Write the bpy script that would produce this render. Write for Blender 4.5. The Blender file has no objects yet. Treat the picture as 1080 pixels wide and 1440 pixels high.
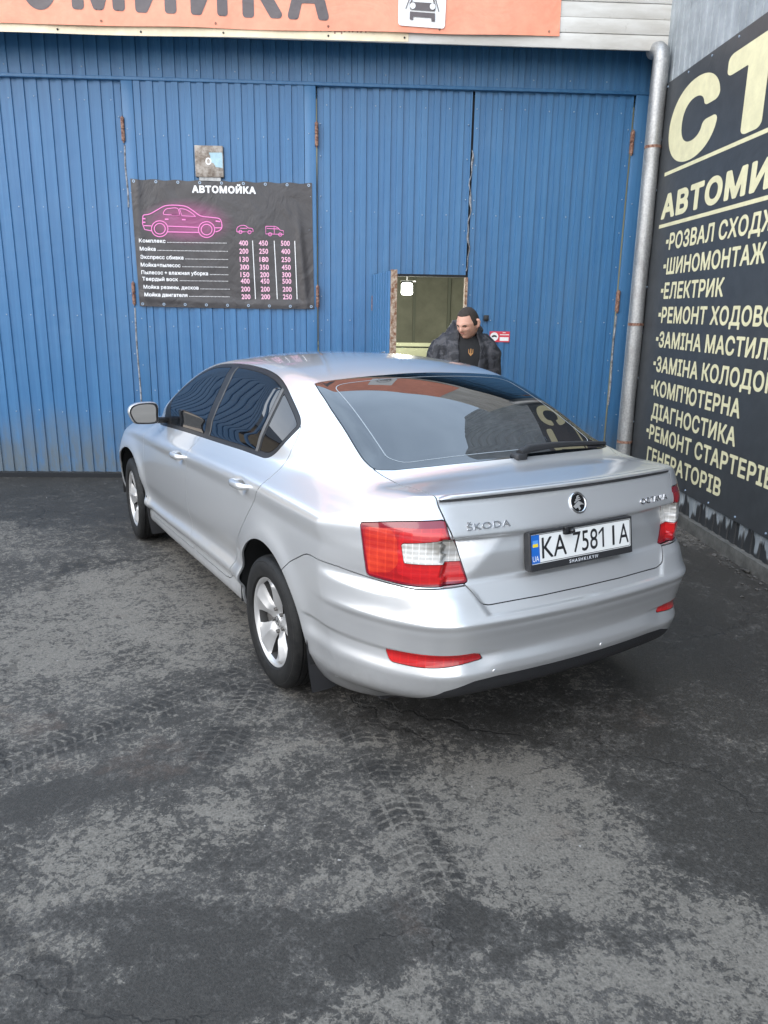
import bpy, bmesh, math, random
import numpy as np
from mathutils import Matrix, Vector

sc = bpy.context.scene
COL = sc.collection
R_ = math.radians

# ------------------------------------------------------------------ camera
cam_d = bpy.data.cameras.new('camera')
cam_d.sensor_fit = 'VERTICAL'; cam_d.sensor_height = 24.0; cam_d.sensor_width = 18.0
cam_d.lens = 24.0*1068.604/1440.0
cam_d.clip_start = 0.05; cam_d.clip_end = 2000
cam = bpy.data.objects.new('camera', cam_d); COL.objects.link(cam)
_r = (0.99896, -0.04302, 0.0150987); _d = (0.0036313, -0.2550383, -0.9669241); _f = (0.0454478, 0.9659735, -0.2546169)
cam.matrix_world = Matrix(((_r[0], -_d[0], -_f[0], -2.80276), (_r[1], -_d[1], -_f[1], -7.82236), (_r[2], -_d[2], -_f[2], 1.69825), (0, 0, 0, 1)))
sc.camera = cam

# ------------------------------------------------------------------ light: open shade, big soft glow from behind left
SUN_EL, SUN_AZ = 40.0, 226.0        # azimuth measured from +X, counter-clockwise, of the place the light comes from
SKY_STRENGTH, SUN_STRENGTH, SUN_ANGLE, EXPOSURE = 0.15, 0.6, 60.0, 1.34
w = bpy.data.worlds.new('World'); sc.world = w; w.use_nodes = True
nt = w.node_tree; bg = nt.nodes['Background']
sky = nt.nodes.new('ShaderNodeTexSky'); sky.sky_type = 'NISHITA'; sky.sun_disc = False
sky.sun_elevation = R_(SUN_EL); sky.sun_rotation = R_(90-SUN_AZ)
sky.air_density = 1.0; sky.dust_density = 2.0; sky.ozone_density = 1.0
# thin bright haze and cloud drifting over the clear sky
_tc = nt.nodes.new('ShaderNodeTexCoord'); _mp = nt.nodes.new('ShaderNodeMapping'); _mp.inputs['Scale'].default_value = (1.0, 1.0, 2.2); nt.links.new(_tc.outputs['Generated'], _mp.inputs[0])
_cn = nt.nodes.new('ShaderNodeTexNoise'); _cn.inputs['Scale'].default_value = 2.1; _cn.inputs['Detail'].default_value = 6; _cn.inputs['Roughness'].default_value = .55; _cn.inputs['Distortion'].default_value = .4; nt.links.new(_mp.outputs[0], _cn.inputs['Vector'])
_mr = nt.nodes.new('ShaderNodeMapRange'); _mr.interpolation_type = 'SMOOTHSTEP'; _mr.inputs['From Min'].default_value = .30; _mr.inputs['From Max'].default_value = .72; _mr.inputs['To Min'].default_value = .62; _mr.inputs['To Max'].default_value = .92; nt.links.new(_cn.outputs['Fac'], _mr.inputs['Value'])
_mx = nt.nodes.new('ShaderNodeMix'); _mx.data_type = 'RGBA'; nt.links.new(_mr.outputs[0], _mx.inputs[0]); nt.links.new(sky.outputs[0], _mx.inputs[6]); _mx.inputs[7].default_value = (4.9, 5.9, 7.2, 1)
_sz = nt.nodes.new('ShaderNodeSeparateXYZ'); nt.links.new(_tc.outputs['Generated'], _sz.inputs[0])
_hz = nt.nodes.new('ShaderNodeMapRange'); _hz.interpolation_type = 'SMOOTHSTEP'; _hz.inputs['From Min'].default_value = -.05; _hz.inputs['From Max'].default_value = .48; nt.links.new(_sz.outputs[2], _hz.inputs['Value'])
_hm = nt.nodes.new('ShaderNodeMix'); _hm.data_type = 'RGBA'; nt.links.new(_hz.outputs[0], _hm.inputs[0]); _hm.inputs[6].default_value = (10.2, 9.7, 9.4, 1); _hm.inputs[7].default_value = (4.7, 5.9, 7.4, 1)
nt.links.new(_hm.outputs[2], _mx.inputs[7])
nt.links.new(_mx.outputs[2], bg.inputs[0]); bg.inputs[1].default_value = SKY_STRENGTH
sun_d = bpy.data.lights.new('sun', 'SUN'); sun_d.energy = SUN_STRENGTH; sun_d.angle = R_(SUN_ANGLE); sun_d.color = (1.0, .92, .80)
sun = bpy.data.objects.new('sun', sun_d); COL.objects.link(sun)
_sd = Vector((math.cos(R_(SUN_EL))*math.cos(R_(SUN_AZ)), math.cos(R_(SUN_EL))*math.sin(R_(SUN_AZ)), math.sin(R_(SUN_EL))))
sun.rotation_euler = _sd.to_track_quat('Z', 'Y').to_euler(); sun.location = (-8, -14, 12)
sc.view_settings.view_transform = 'Standard'; sc.view_settings.look = 'None'
sc.view_settings.exposure = EXPOSURE; sc.view_settings.gamma = 1.0
try: sc.view_settings.use_curve_mapping = False
except Exception: pass
# ------------------------------------------------------------------ helpers
def tag(o, label=None, cat=None, group=None, kind=None):
    if label: o['label'] = label
    if cat: o['category'] = cat
    if group: o['group'] = group
    if kind: o['kind'] = kind
    return o
def empty(name, loc=(0, 0, 0), rz=0.0):
    o = bpy.data.objects.new(name, None); COL.objects.link(o); o.location = loc; o.rotation_euler = (0, 0, rz)
    o.empty_display_size = .1
    return o
def link_mesh(name, me, mats, parent=None):
    for m in (mats if isinstance(mats, (list, tuple)) else [mats]): me.materials.append(m)
    o = bpy.data.objects.new(name, me); COL.objects.link(o)
    if parent is not None: o.parent = parent
    return o
def np_mesh(name, V, T, mats, parent=None, N=None, smooth=True, mi=None):
    # triangles/quads in numpy arrays -> one mesh object
    me = bpy.data.meshes.new(name); V = np.ascontiguousarray(V, dtype=np.float32); T = np.ascontiguousarray(T, dtype=np.int32)
    k = T.shape[1]
    me.vertices.add(len(V)); me.vertices.foreach_set('co', V.ravel())
    me.loops.add(T.size); me.loops.foreach_set('vertex_index', T.ravel())
    me.polygons.add(len(T)); me.polygons.foreach_set('loop_start', np.arange(0, T.size, k, dtype=np.int32))
    if mi is not None: me.polygons.foreach_set('material_index', np.ascontiguousarray(mi, dtype=np.int32))
    me.update(calc_edges=True)
    if smooth: me.shade_smooth()
    if N is not None: me.normals_split_custom_set_from_vertices(np.ascontiguousarray(N, dtype=np.float32))
    return link_mesh(name, me, mats, parent)

class MB:
    # collects simple shapes and links them as ONE mesh object
    def __init__(s): s.v = []; s.f = []; s.m = []; s.mi = 0
    def add(s, vs, fs, M=None):
        o = len(s.v)
        for v in vs:
            v = Vector(v); s.v.append(tuple(M @ v) if M is not None else tuple(v))
        for f in fs: s.f.append(tuple(i+o for i in f)); s.m.append(s.mi)
        return s
    def box(s, c, d, M=None, bev=0.0, taper=1.0):
        x, y, z = d[0]/2, d[1]/2, d[2]/2; c = Vector(c)
        if bev <= 0:
            vs = [c+Vector((sx*x*(taper if sz > 0 else 1), sy*y*(taper if sz > 0 else 1), sz*z)) for sz in (-1, 1) for sx, sy in ((-1, -1), (1, -1), (1, 1), (-1, 1))]
            return s.add(vs, [(3, 2, 1, 0), (4, 5, 6, 7), (0, 1, 5, 4), (1, 2, 6, 5), (2, 3, 7, 6), (3, 0, 4, 7)], M)
        bm = bmesh.new(); bmesh.ops.create_cube(bm, size=1)
        for v in bm.verts: v.co = Vector((v.co.x*d[0], v.co.y*d[1], v.co.z*d[2]))
        bmesh.ops.bevel(bm, geom=list(bm.edges), offset=bev, segments=2, affect='EDGES', profile=.5)
        bm.verts.index_update()
        s.add([c+v.co for v in bm.verts], [[v.index for v in f.verts] for f in bm.faces], M); bm.free(); return s
    def tube(s, pts, r, n=10, cap=True, M=None):
        pts = [Vector(p) for p in pts]; rs = r if isinstance(r, (list, tuple)) else [r]*len(pts)
        t0 = (pts[1]-pts[0]).normalized(); a = Vector((0, 0, 1)) if abs(t0.z) < .9 else Vector((1, 0, 0))
        u = t0.cross(a).normalized(); vs = []; fs = []
        for i, p in enumerate(pts):
            t = (pts[min(i+1, len(pts)-1)]-pts[max(i-1, 0)]).normalized()
            u = (u-t*u.dot(t)).normalized(); w_ = t.cross(u)
            for k in range(n):
                q = 2*math.pi*k/n; vs.append(p+(u*math.cos(q)+w_*math.sin(q))*rs[i])
        for i in range(len(pts)-1):
            for k in range(n): fs.append((i*n+k, i*n+(k+1) % n, (i+1)*n+(k+1) % n, (i+1)*n+k))
        if cap: fs.append(tuple(range(n-1, -1, -1))); fs.append(tuple((len(pts)-1)*n+k for k in range(n)))
        return s.add(vs, fs, M)
    def prism(s, poly, h0, h1, M=None):
        # polygon in XY extruded along Z
        n = len(poly); area = sum(poly[i][0]*poly[(i+1) % n][1]-poly[(i+1) % n][0]*poly[i][1] for i in range(n))
        if area < 0: poly = poly[::-1]
        vs = [(p[0], p[1], h0) for p in poly]+[(p[0], p[1], h1) for p in poly]
        fs = [tuple(range(n-1, -1, -1)), tuple(range(n, 2*n))]+[(i, (i+1) % n, n+(i+1) % n, n+i) for i in range(n)]
        return s.add(vs, fs, M)
    def lathe(s, prof, n=48, M=None, closed=False):
        # profile (r, y) turned about the Y axis
        vs = []; fs = []; k = len(prof)
        for i in range(n):
            a = 2*math.pi*i/n
            for r, y in prof: vs.append((r*math.cos(a), y, r*math.sin(a)))
        for i in range(n):
            j = (i+1) % n
            for q in range(k if closed else k-1):
                q2 = (q+1) % k; fs.append((i*k+q, i*k+q2, j*k+q2, j*k+q))
        return s.add(vs, fs, M)
    def grid(s, fn, nu, nv, M=None):
        vs = [fn(i/nu, j/nv) for i in range(nu+1) for j in range(nv+1)]
        return s.add(vs, [(i*(nv+1)+j, (i+1)*(nv+1)+j, (i+1)*(nv+1)+j+1, i*(nv+1)+j+1) for i in range(nu) for j in range(nv)], M)
    def build(s, name, mats, parent=None, smooth=35):
        me = bpy.data.meshes.new(name); me.from_pydata(s.v, [], s.f)
        me.polygons.foreach_set('material_index', s.m); me.update()
        if smooth:
            me.shade_smooth(); me.set_sharp_from_angle(angle=R_(smooth))
        return link_mesh(name, me, mats, parent)

def catmull(pts, n=8, closed=False):
    p = np.array(pts, float); out = []
    m = len(p)
    for i in range(m if closed else m-1):
        if closed: a, b, c, d = p[(i-1) % m], p[i], p[(i+1) % m], p[(i+2) % m]
        else: a, b, c, d = p[max(i-1, 0)], p[i], p[i+1], p[min(i+2, m-1)]
        for k in range(n):
            t = k/n
            out.append(.5*((2*b)+(-a+c)*t+(2*a-5*b+4*c-d)*t*t+(-a+3*b-3*c+d)*t**3))
    if not closed: out.append(p[-1])
    return [tuple(q) for q in out]
def round_poly(pts, r, n=5):
    out = []; m = len(pts)
    for i in range(m):
        a, b, c = [np.array(pts[(i+k) % m], float) for k in (-1, 0, 1)]
        rr = r[i] if isinstance(r, (list, tuple)) else r
        u = a-b; w_ = c-b; lu, lw = np.linalg.norm(u), np.linalg.norm(w_)
        q = min(rr, lu*.45, lw*.45)
        if q <= 1e-6: out.append(tuple(b)); continue
        p0 = b+u/lu*q; p1 = b+w_/lw*q
        for k in range(n+1):
            t = k/n; out.append(tuple((1-t)**2*p0+2*t*(1-t)*b+t*t*p1))
    return out
def rect(x0, y0, x1, y1, r=0.0, n=4):
    p = [(x0, y0), (x1, y0), (x1, y1), (x0, y1)]
    return round_poly(p, r, n) if r else p

def poly_sd(P, poly, chunk=60000):
    # signed distance (inside negative) of 2-D points to a closed polygon
    A = np.array(poly, float); B = np.roll(A, -1, 0); out = np.empty(len(P))
    for s in range(0, len(P), chunk):
        p = P[s:s+chunk]
        d2 = np.full(len(p), 1e9); cr = np.zeros(len(p), int)
        for a, b in zip(A, B):
            e = b-a; L = e@e
            if L < 1e-14: continue
            w_ = p-a; t = np.clip((w_@e)/L, 0, 1)
            q = w_-t[:, None]*e; d2 = np.minimum(d2, (q*q).sum(1))
            up = (a[1] <= p[:, 1]) & (b[1] > p[:, 1]); dn = (a[1] > p[:, 1]) & (b[1] <= p[:, 1])
            side = e[0]*w_[:, 1]-e[1]*w_[:, 0]
            cr += (up & (side > 0)).astype(int)-(dn & (side < 0)).astype(int)
        out[s:s+chunk] = np.sqrt(d2)*np.where(cr != 0, -1, 1)
    return out
def contours_sd(P, loops):
    # several closed loops, non-zero winding
    d2 = np.full(len(P), 1e9); cr = np.zeros(len(P), int)
    for lp in loops:
        A = np.array(lp, float); B = np.roll(A, -1, 0)
        e = B-A; L = np.maximum((e*e).sum(1), 1e-14)
        w_ = P[:, None, :]-A[None]; t = np.clip((w_*e).sum(-1)/L, 0, 1)
        q = w_-t[..., None]*e; d2 = np.minimum(d2, (q*q).sum(-1).min(1))
        up = (A[:, 1] <= P[:, None, 1]) & (B[:, 1] > P[:, None, 1]); dn = (A[:, 1] > P[:, None, 1]) & (B[:, 1] <= P[:, None, 1])
        side = e[:, 0]*w_[..., 1]-e[:, 1]*w_[..., 0]
        cr += (up & (side > 0)).sum(1)-(dn & (side < 0)).sum(1)
    return np.sqrt(d2)*np.where(cr != 0, -1, 1)

def cut(mesh, f):
    # split a triangle mesh (V, N, T) along f = 0 -> (part with f < 0, part with f > 0)
    V, N, T = mesh
    f = np.where(np.abs(f) < 1e-6, 1e-6, f); s = f < 0
    c = s[T].sum(1); ins = T[c == 3]; outs = T[c == 0]; mix = T[(c == 1) | (c == 2)]
    if len(mix) == 0: return (V, N, ins), (V, N, outs)
    sm = s[mix]; lone_in = sm.sum(1) == 1
    k = np.where(lone_in, np.argmax(sm, 1), np.argmin(sm, 1))
    ar = np.arange(len(mix)); a = mix[ar, k]; b = mix[ar, (k+1) % 3]; d = mix[ar, (k+2) % 3]
    n = len(V); e = np.concatenate([np.stack([a, b], 1), np.stack([a, d], 1)]); e.sort(1)
    key = e[:, 0].astype(np.int64)*n+e[:, 1]; uq, inv = np.unique(key, return_inverse=True)
    i0 = uq//n; i1 = uq % n; t = (f[i0]/(f[i0]-f[i1]))[:, None]
    V2 = np.concatenate([V, V[i0]*(1-t)+V[i1]*t]); Nn = N[i0]*(1-t)+N[i1]*t; Nn /= np.maximum(np.linalg.norm(Nn, axis=1, keepdims=True), 1e-9)
    N2 = np.concatenate([N, Nn]); ab = n+inv[:len(mix)]; ad = n+inv[len(mix):]
    lone = np.stack([a, ab, ad], 1); q1 = np.stack([ab, b, d], 1); q2 = np.stack([ab, d, ad], 1)
    ins = np.concatenate([ins, lone[lone_in], q1[~lone_in], q2[~lone_in]])
    outs = np.concatenate([outs, lone[~lone_in], q1[lone_in], q2[lone_in]])
    return (V2, N2, ins), (V2, N2, outs)
def compact(mesh):
    V, N, T = mesh; u, inv = np.unique(T, return_inverse=True)
    return V[u], N[u], inv.reshape(T.shape)
def joinm(*ms):
    Vs, Ns, Ts, o = [], [], [], 0
    for V, N, T in ms: Vs.append(V); Ns.append(N); Ts.append(T+o); o += len(V)
    return np.concatenate(Vs), np.concatenate(Ns), np.concatenate(Ts)
def mirror_y(mesh):
    V, N, T = mesh; k = np.array([1, -1, 1.]); return V*k, N*k, T[:, ::-1]
def flange(mesh, depth=.010):
    # give a panel a returned edge along its boundary
    V, N, T = mesh
    e = np.concatenate([T[:, [0, 1]], T[:, [1, 2]], T[:, [2, 0]]]); es = np.sort(e, 1)
    key = es[:, 0].astype(np.int64)*len(V)+es[:, 1]; uq, ix, ct = np.unique(key, return_index=True, return_counts=True)
    b = e[ix[ct == 1]]; b = b[(np.abs(V[b[:, 0], 1]) > 1e-5) | (np.abs(V[b[:, 1], 1]) > 1e-5)]
    if len(b) == 0: return mesh
    i, j = b[:, 0], b[:, 1]
    tn = np.cross(V[j]-V[i], (N[i]+N[j])*.5); tn /= np.maximum(np.linalg.norm(tn, axis=1, keepdims=True), 1e-9)
    m = len(b); o = len(V)
    Vn = np.concatenate([V[i], V[j], V[i]-N[i]*depth, V[j]-N[j]*depth]); Nn = np.concatenate([tn]*4)
    a = np.arange(m)+o
    Tn = np.concatenate([np.stack([a, a+2*m, a+m], 1), np.stack([a+m, a+2*m, a+3*m], 1)])
    return np.concatenate([V, Vn]), np.concatenate([N, Nn]), np.concatenate([T, Tn])

# ---- lettering: outlines of the built-in font, filled from their distance field (so strokes can be emboldened)
_gl = {}
def glyph(ch):
    if ch in _gl: return _gl[ch]
    c = bpy.data.curves.new('g', 'FONT'); c.body = ch+'|' if ch != ' ' else ch; c.size = 1; c.resolution_u = 5
    c.fill_mode = 'NONE'
    def loops(body):
        c.body = body
        o = bpy.data.objects.new('g', c); me = o.to_mesh()
        vs = [(v.co.x, v.co.y) for v in me.vertices]; adj = {}
        for e in me.edges: adj.setdefault(e.vertices[0], []).append(e.vertices[1]); adj.setdefault(e.vertices[1], []).append(e.vertices[0])
        seen = set(); out = []
        for s in sorted(adj):
            if s in seen: continue
            lp = [s]; seen.add(s); cur = s; nx = s+1 if (s+1) in adj[s] else adj[s][0]
            while nx not in seen:
                lp.append(nx); seen.add(nx); n2 = [q for q in adj[nx] if q not in seen]
                if not n2: break
                cur, nx = nx, n2[0]
            if len(lp) > 2: out.append([vs[q] for q in lp])
        o.to_mesh_clear(); bpy.data.objects.remove(o); return out
    lp = loops(ch) if ch != ' ' else []
    bar = loops('|'); bar0 = min(p[0] for p in bar[0]) if bar else 0
    two = loops(ch+'|') if ch != ' ' else loops(' |')
    adv = max(min(p[0] for p in l) for l in two)-bar0
    bpy.data.curves.remove(c)
    _gl[ch] = (lp, adv); return _gl[ch]
_gm = {}
def glyph_mesh(ch, bold, res):
    k = (ch, bold, res)
    if k in _gm: return _gm[k]
    lp, adv = glyph(ch)
    if not lp: _gm[k] = None; return None
    A = np.concatenate([np.array(l) for l in lp]); h = .72/res; pad = bold+2*h
    x0, y0 = A.min(0)-pad; x1, y1 = A.max(0)+pad
    nx = int((x1-x0)/h)+2; ny = int((y1-y0)/h)+2
    X, Y = np.meshgrid(x0+np.arange(nx)*h, y0+np.arange(ny)*h, indexing='ij')
    P = np.stack([X.ravel(), Y.ravel()], 1); f = contours_sd(P, lp)-bold
    idx = np.arange(nx*ny).reshape(nx, ny); a, b, c, d = idx[:-1, :-1].ravel(), idx[1:, :-1].ravel(), idx[1:, 1:].ravel(), idx[:-1, 1:].ravel()
    T = np.concatenate([np.stack([a, b, c], 1), np.stack([a, c, d], 1)])
    V = np.column_stack([P, np.zeros(len(P))]); m = compact(cut((V, np.tile([0, 0, 1.], (len(V), 1)), T), f)[0])
    _gm[k] = m; return m
def text_np(s, bold=0.0, track=1.0, res=26, space=.26, mono=None):
    # -> V (n,3), T in em units, baseline at y 0, starting at x 0
    ms = []; x = 0.0
    for ch in s:
        if ch == ' ': x += space; continue
        g = glyph_mesh(ch, bold, res); adv = glyph(ch)[1]
        if g is not None: ms.append((g[0]+np.array([x, 0, 0]), g[1], g[2]))
        x += adv*track+1.2*bold
    V, N, T = joinm(*ms); V = V.copy(); V[:, 0] -= V[:, 0].min(); return V, T
def text_fit(s, w=None, cap=.1, bold=0.0, track=1.0, res=26, capref='Н', space=.26):
    # lettering scaled to a cap height and (optionally) a width
    V, T = text_np(s, bold, track, res, space)
    g = glyph_mesh(capref, bold, res)[0]; ch = g[:, 1].max()-max(g[:, 1].min(), -bold)
    V = V*(cap/ch); V[:, 1] += bold*cap/ch
    if w: V[:, 0] *= w/V[:, 0].max()
    return V, T
class TextPile:
    # many lines of lettering in one mesh
    def __init__(s): s.V = []; s.T = []; s.n = 0
    def put(s, vt, M):
        V, T = vt; M = np.array(M); V4 = V@M[:3, :3].T+M[:3, 3]
        s.V.append(V4); s.T.append(T+s.n); s.n += len(V); return s
    def poly(s, pts, M):
        V = np.array([(p[0], p[1], 0) for p in pts]); n = len(V)
        from mathutils.geometry import tessellate_polygon
        T = np.array(tessellate_polygon([[Vector(v) for v in V]]))
        a = V[T]; cr = np.cross(a[:, 1]-a[:, 0], a[:, 2]-a[:, 0])[:, 2]; T[cr < 0] = T[cr < 0][:, ::-1]
        return s.put((V, T), M)
    def line(s, pts, wd, M, closed=False):
        p = np.array(pts, float); n = len(p)
        if closed: d = np.roll(p, -1, 0)-np.roll(p, 1, 0)
        else: d = np.gradient(p, axis=0)
        d /= np.maximum(np.linalg.norm(d, axis=1, keepdims=True), 1e-9); q = np.stack([-d[:, 1], d[:, 0]], 1)*wd/2
        V = np.column_stack([np.concatenate([p+q, p-q]), np.zeros(2*n)]); T = []
        for i in range(n if closed else n-1):
            j = (i+1) % n; T += [(n+i, n+j, j), (n+i, j, i)]
        return s.put((V, np.array(T)), M)
    def build(s, name, mat, parent=None): return np_mesh(name, np.concatenate(s.V), np.concatenate(s.T), mat, parent, smooth=False)

# ------------------------------------------------------------------ materials
def new_mat(name):
    m = bpy.data.materials.new(name); m.use_nodes = True
    return m, m.node_tree, m.node_tree.nodes['Principled BSDF']
def simple(name, col, rough=.5, metal=0.0, spec=.5, coat=0.0, coat_r=.05, var=.0, vscale=8.0, bump=0.0, bscale=60.0, ior=1.5):
    m, t, b = new_mat(name)
    b.inputs['Base Color'].default_value = (*col, 1); b.inputs['Roughness'].default_value = rough; b.inputs['Metallic'].default_value = metal
    b.inputs['Specular IOR Level'].default_value = spec; b.inputs['Coat Weight'].default_value = coat; b.inputs['Coat Roughness'].default_value = coat_r
    b.inputs['IOR'].default_value = ior
    tc = t.nodes.new('ShaderNodeTexCoord')
    if var:
        n = t.nodes.new('ShaderNodeTexNoise'); n.inputs['Scale'].default_value = vscale; n.inputs['Detail'].default_value = 6; n.inputs['Roughness'].default_value = .65
        t.links.new(tc.outputs['Object'], n.inputs['Vector'])
        r = t.nodes.new('ShaderNodeValToRGB'); r.color_ramp.elements[0].position = .3; r.color_ramp.elements[1].position = .7
        r.color_ramp.elements[0].color = (*[max(c*(1-var), 0) for c in col], 1); r.color_ramp.elements[1].color = (*[min(c*(1+var), 1) for c in col], 1)
        t.links.new(n.outputs['Fac'], r.inputs['Fac']); t.links.new(r.outputs['Color'], b.inputs['Base Color'])
    if bump:
        n2 = t.nodes.new('ShaderNodeTexNoise'); n2.inputs['Scale'].default_value = bscale; n2.inputs['Detail'].default_value = 4
        t.links.new(tc.outputs['Object'], n2.inputs['Vector'])
        bp = t.nodes.new('ShaderNodeBump'); bp.inputs['Strength'].default_value = bump; bp.inputs['Distance'].default_value = .01
        t.links.new(n2.outputs['Fac'], bp.inputs['Height']); t.links.new(bp.outputs['Normal'], b.inputs['Normal'])
    return m
class NG:
    # tiny helper to write node trees as expressions
    def __init__(s, t): s.t = t
    def n(s, kind, **kw):
        q = s.t.nodes.new(kind)
        for k, v in kw.items(): setattr(q, k, v)
        return q
    def link(s, a, b):
        if isinstance(a, (int, float)): b.default_value = a
        elif isinstance(a, tuple): b.default_value = a
        else: s.t.links.new(a, b)
    def math(s, op, a, b=0.0, clamp=False):
        q = s.n('ShaderNodeMath', operation=op); q.use_clamp = clamp; s.link(a, q.inputs[0]); s.link(b, q.inputs[1]); return q.outputs[0]
    def ramp(s, f, p0, p1):
        q = s.n('ShaderNodeMapRange', interpolation_type='SMOOTHSTEP'); s.link(f, q.inputs['Value'])
        q.inputs['From Min'].default_value = p0; q.inputs['From Max'].default_value = p1; return q.outputs[0]
    def mix(s, f, a, b, mode='MIX'):
        q = s.n('ShaderNodeMix', data_type='RGBA', blend_type=mode); s.link(f, q.inputs[0])
        s.link(a if not isinstance(a, tuple) or len(a) == 4 else (*a, 1), q.inputs[6]); s.link(b if not isinstance(b, tuple) or len(b) == 4 else (*b, 1), q.inputs[7]); return q.outputs[2]
    def noise(s, vec, scale, detail=5, rough=.6, dist=0.0):
        q = s.n('ShaderNodeTexNoise'); s.link(vec, q.inputs['Vector']); q.inputs['Scale'].default_value = scale; q.inputs['Detail'].default_value = detail
        q.inputs['Roughness'].default_value = rough; q.inputs['Distortion'].default_value = dist; return q.outputs['Fac']
    def voro(s, vec, scale, feature='F1', rnd=1.0):
        q = s.n('ShaderNodeTexVoronoi', feature=feature); s.link(vec, q.inputs['Vector']); q.inputs['Scale'].default_value = scale; q.inputs['Randomness'].default_value = rnd; return q.outputs['Distance']
    def obj(s): return s.n('ShaderNodeTexCoord').outputs['Object']
    def geo(s): return s.n('ShaderNodeNewGeometry').outputs['Position']
    def mapping(s, vec, loc=(0, 0, 0), rot=(0, 0, 0), scale=(1, 1, 1)):
        q = s.n('ShaderNodeMapping'); s.link(vec, q.inputs[0]); q.inputs['Location'].default_value = loc; q.inputs['Rotation'].default_value = rot; q.inputs['Scale'].default_value = scale; return q.outputs[0]
    def sep(s, vec):
        q = s.n('ShaderNodeSeparateXYZ'); s.link(vec, q.inputs[0]); return q.outputs
    def bump(s, h, strength=.3, dist=.01, normal=None):
        q = s.n('ShaderNodeBump'); s.link(h, q.inputs['Height']); q.inputs['Strength'].default_value = strength; q.inputs['Distance'].default_value = dist
        if normal is not None: s.link(normal, q.inputs['Normal'])
        return q.outputs[0]

def paint_mat():
    m, t, b = new_mat('silver_car_paint'); g = NG(t)
    v = g.obj(); fl = g.voro(v, 900); n = g.noise(v, 1.2, 4)
    dirt = g.noise(v, 5.0, 7, .7); z = g.sep(v)[2]
    low = g.ramp(z, .55, .18)                              # road dust on the lower body
    dk = g.math('MULTIPLY', low, g.ramp(dirt, .35, .7))
    b.inputs['Metallic'].default_value = .70
    c = g.mix(g.math('MULTIPLY', fl, .10), (.755, .757, .76), (.82, .82, .82))
    g.link(g.mix(g.math('MULTIPLY', dk, .30), c, (.20, .185, .165)), b.inputs['Base Color'])
    g.link(g.math('ADD', .28, g.math('MULTIPLY', dk, .18)), b.inputs['Roughness'])
    b.inputs['Coat Weight'].default_value = 1.0
    g.link(g.math('ADD', .025, g.math('MULTIPLY', dk, .35)), b.inputs['Coat Roughness'])
    b.inputs['Coat IOR'].default_value = 1.5
    return m
M = {}
M['paint'] = paint_mat()
M['glass'] = simple('tinted_glass', (.006, .008, .010), .008, 0, .5, ior=2.1)
M['side_glass'] = simple('side_glass', (.006, .007, .009), .01, 0, .5, ior=1.58)
M['badge'] = simple('badge_chrome', (.50, .50, .51), .18, 1.0)
M['barrel'] = simple('rim_barrel', (.035, .033, .031), .6, var=.3, vscale=20)
M['trim'] = simple('black_trim', (.016, .015, .015), .36, spec=.3, var=.2)
M['gloss_black'] = simple('gloss_black', (.010, .010, .011), .08)
M['rubber'] = simple('seam_rubber', (.010, .010, .010), .75)
M['plastic'] = simple('black_plastic', (.022, .022, .024), .55, bump=.15, bscale=400)
M['chrome'] = simple('chrome', (.70, .70, .71), .16, 1.0)
M['divider'] = simple('window_divider', (.10, .095, .09), .35, spec=.5)
M['alloy'] = simple('alloy', (.52, .51, .50), .34, .55, coat=.5, coat_r=.08, var=.06, vscale=5)
M['brake'] = simple('brake_steel', (.16, .15, .14), .5, .8, var=.3, vscale=20)
M['mirror'] = simple('mirror_silver', (.34, .32, .30), .01, 1.0)
M['white'] = simple('white_plate', (.78, .78, .76), .35, var=.03)
M['ink'] = simple('black_ink', (.012, .012, .014), .5)
M['plate_blue'] = simple('plate_blue', (.012, .13, .50), .4)
M['plate_yellow'] = simple('plate_yellow', (.85, .62, .03), .4)
M['plate_white'] = simple('plate_small_white', (.75, .77, .80), .4)
def tail_mat(name, c1, c2, rib=40.0):
    m, t, b = new_mat(name); g = NG(t); v = g.obj(); s = g.sep(v)
    n = g.noise(g.mapping(v, scale=(3, 3, 9)), 1.0, 2, .5); f = g.noise(v, 60, 2, .5)
    fr = g.math('FRACT', g.math('MULTIPLY', s[2], rib)); ribs = g.ramp(g.math('ABSOLUTE', g.math('SUBTRACT', fr, .5)), .16, .34)
    fx = g.math('FRACT', g.math('MULTIPLY', g.math('ADD', s[0], s[1]), rib*.55)); ribx = g.ramp(g.math('ABSOLUTE', g.math('SUBTRACT', fx, .5)), .38, .46)
    k = g.math('ADD', g.math('MULTIPLY', n, .9), g.math('ADD', g.math('MULTIPLY', ribs, .05), g.math('ADD', g.math('MULTIPLY', ribx, .07), g.math('MULTIPLY', f, .10))))
    g.link(g.mix(g.ramp(k, .36, .72), c1, c2), b.inputs['Base Color']); b.inputs['Roughness'].default_value = .3
    b.inputs['Coat Weight'].default_value = 1; b.inputs['Coat Roughness'].default_value = .01; b.inputs['Coat IOR'].default_value = 1.5
    g.link(g.bump(g.math('ADD', ribs, ribx), .10, .004), b.inputs['Normal'])
    return m
M['lamp_red'] = tail_mat('lamp_red', (.30, .002, .006), (.58, .010, .010))
M['lamp_dark'] = simple('lamp_dark_red', (.20, .002, .014), .12, coat=1, coat_r=.01)
M['lamp_band'] = tail_mat('lamp_orange_red', (.40, .006, .006), (.74, .06, .02))
M['lamp_guide'] = tail_mat('lamp_guide', (.42, .004, .010), (.66, .012, .014))
M['lamp_clear'] = tail_mat('lamp_clear', (.22, .20, .17), (.86, .84, .80), 55)
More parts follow.
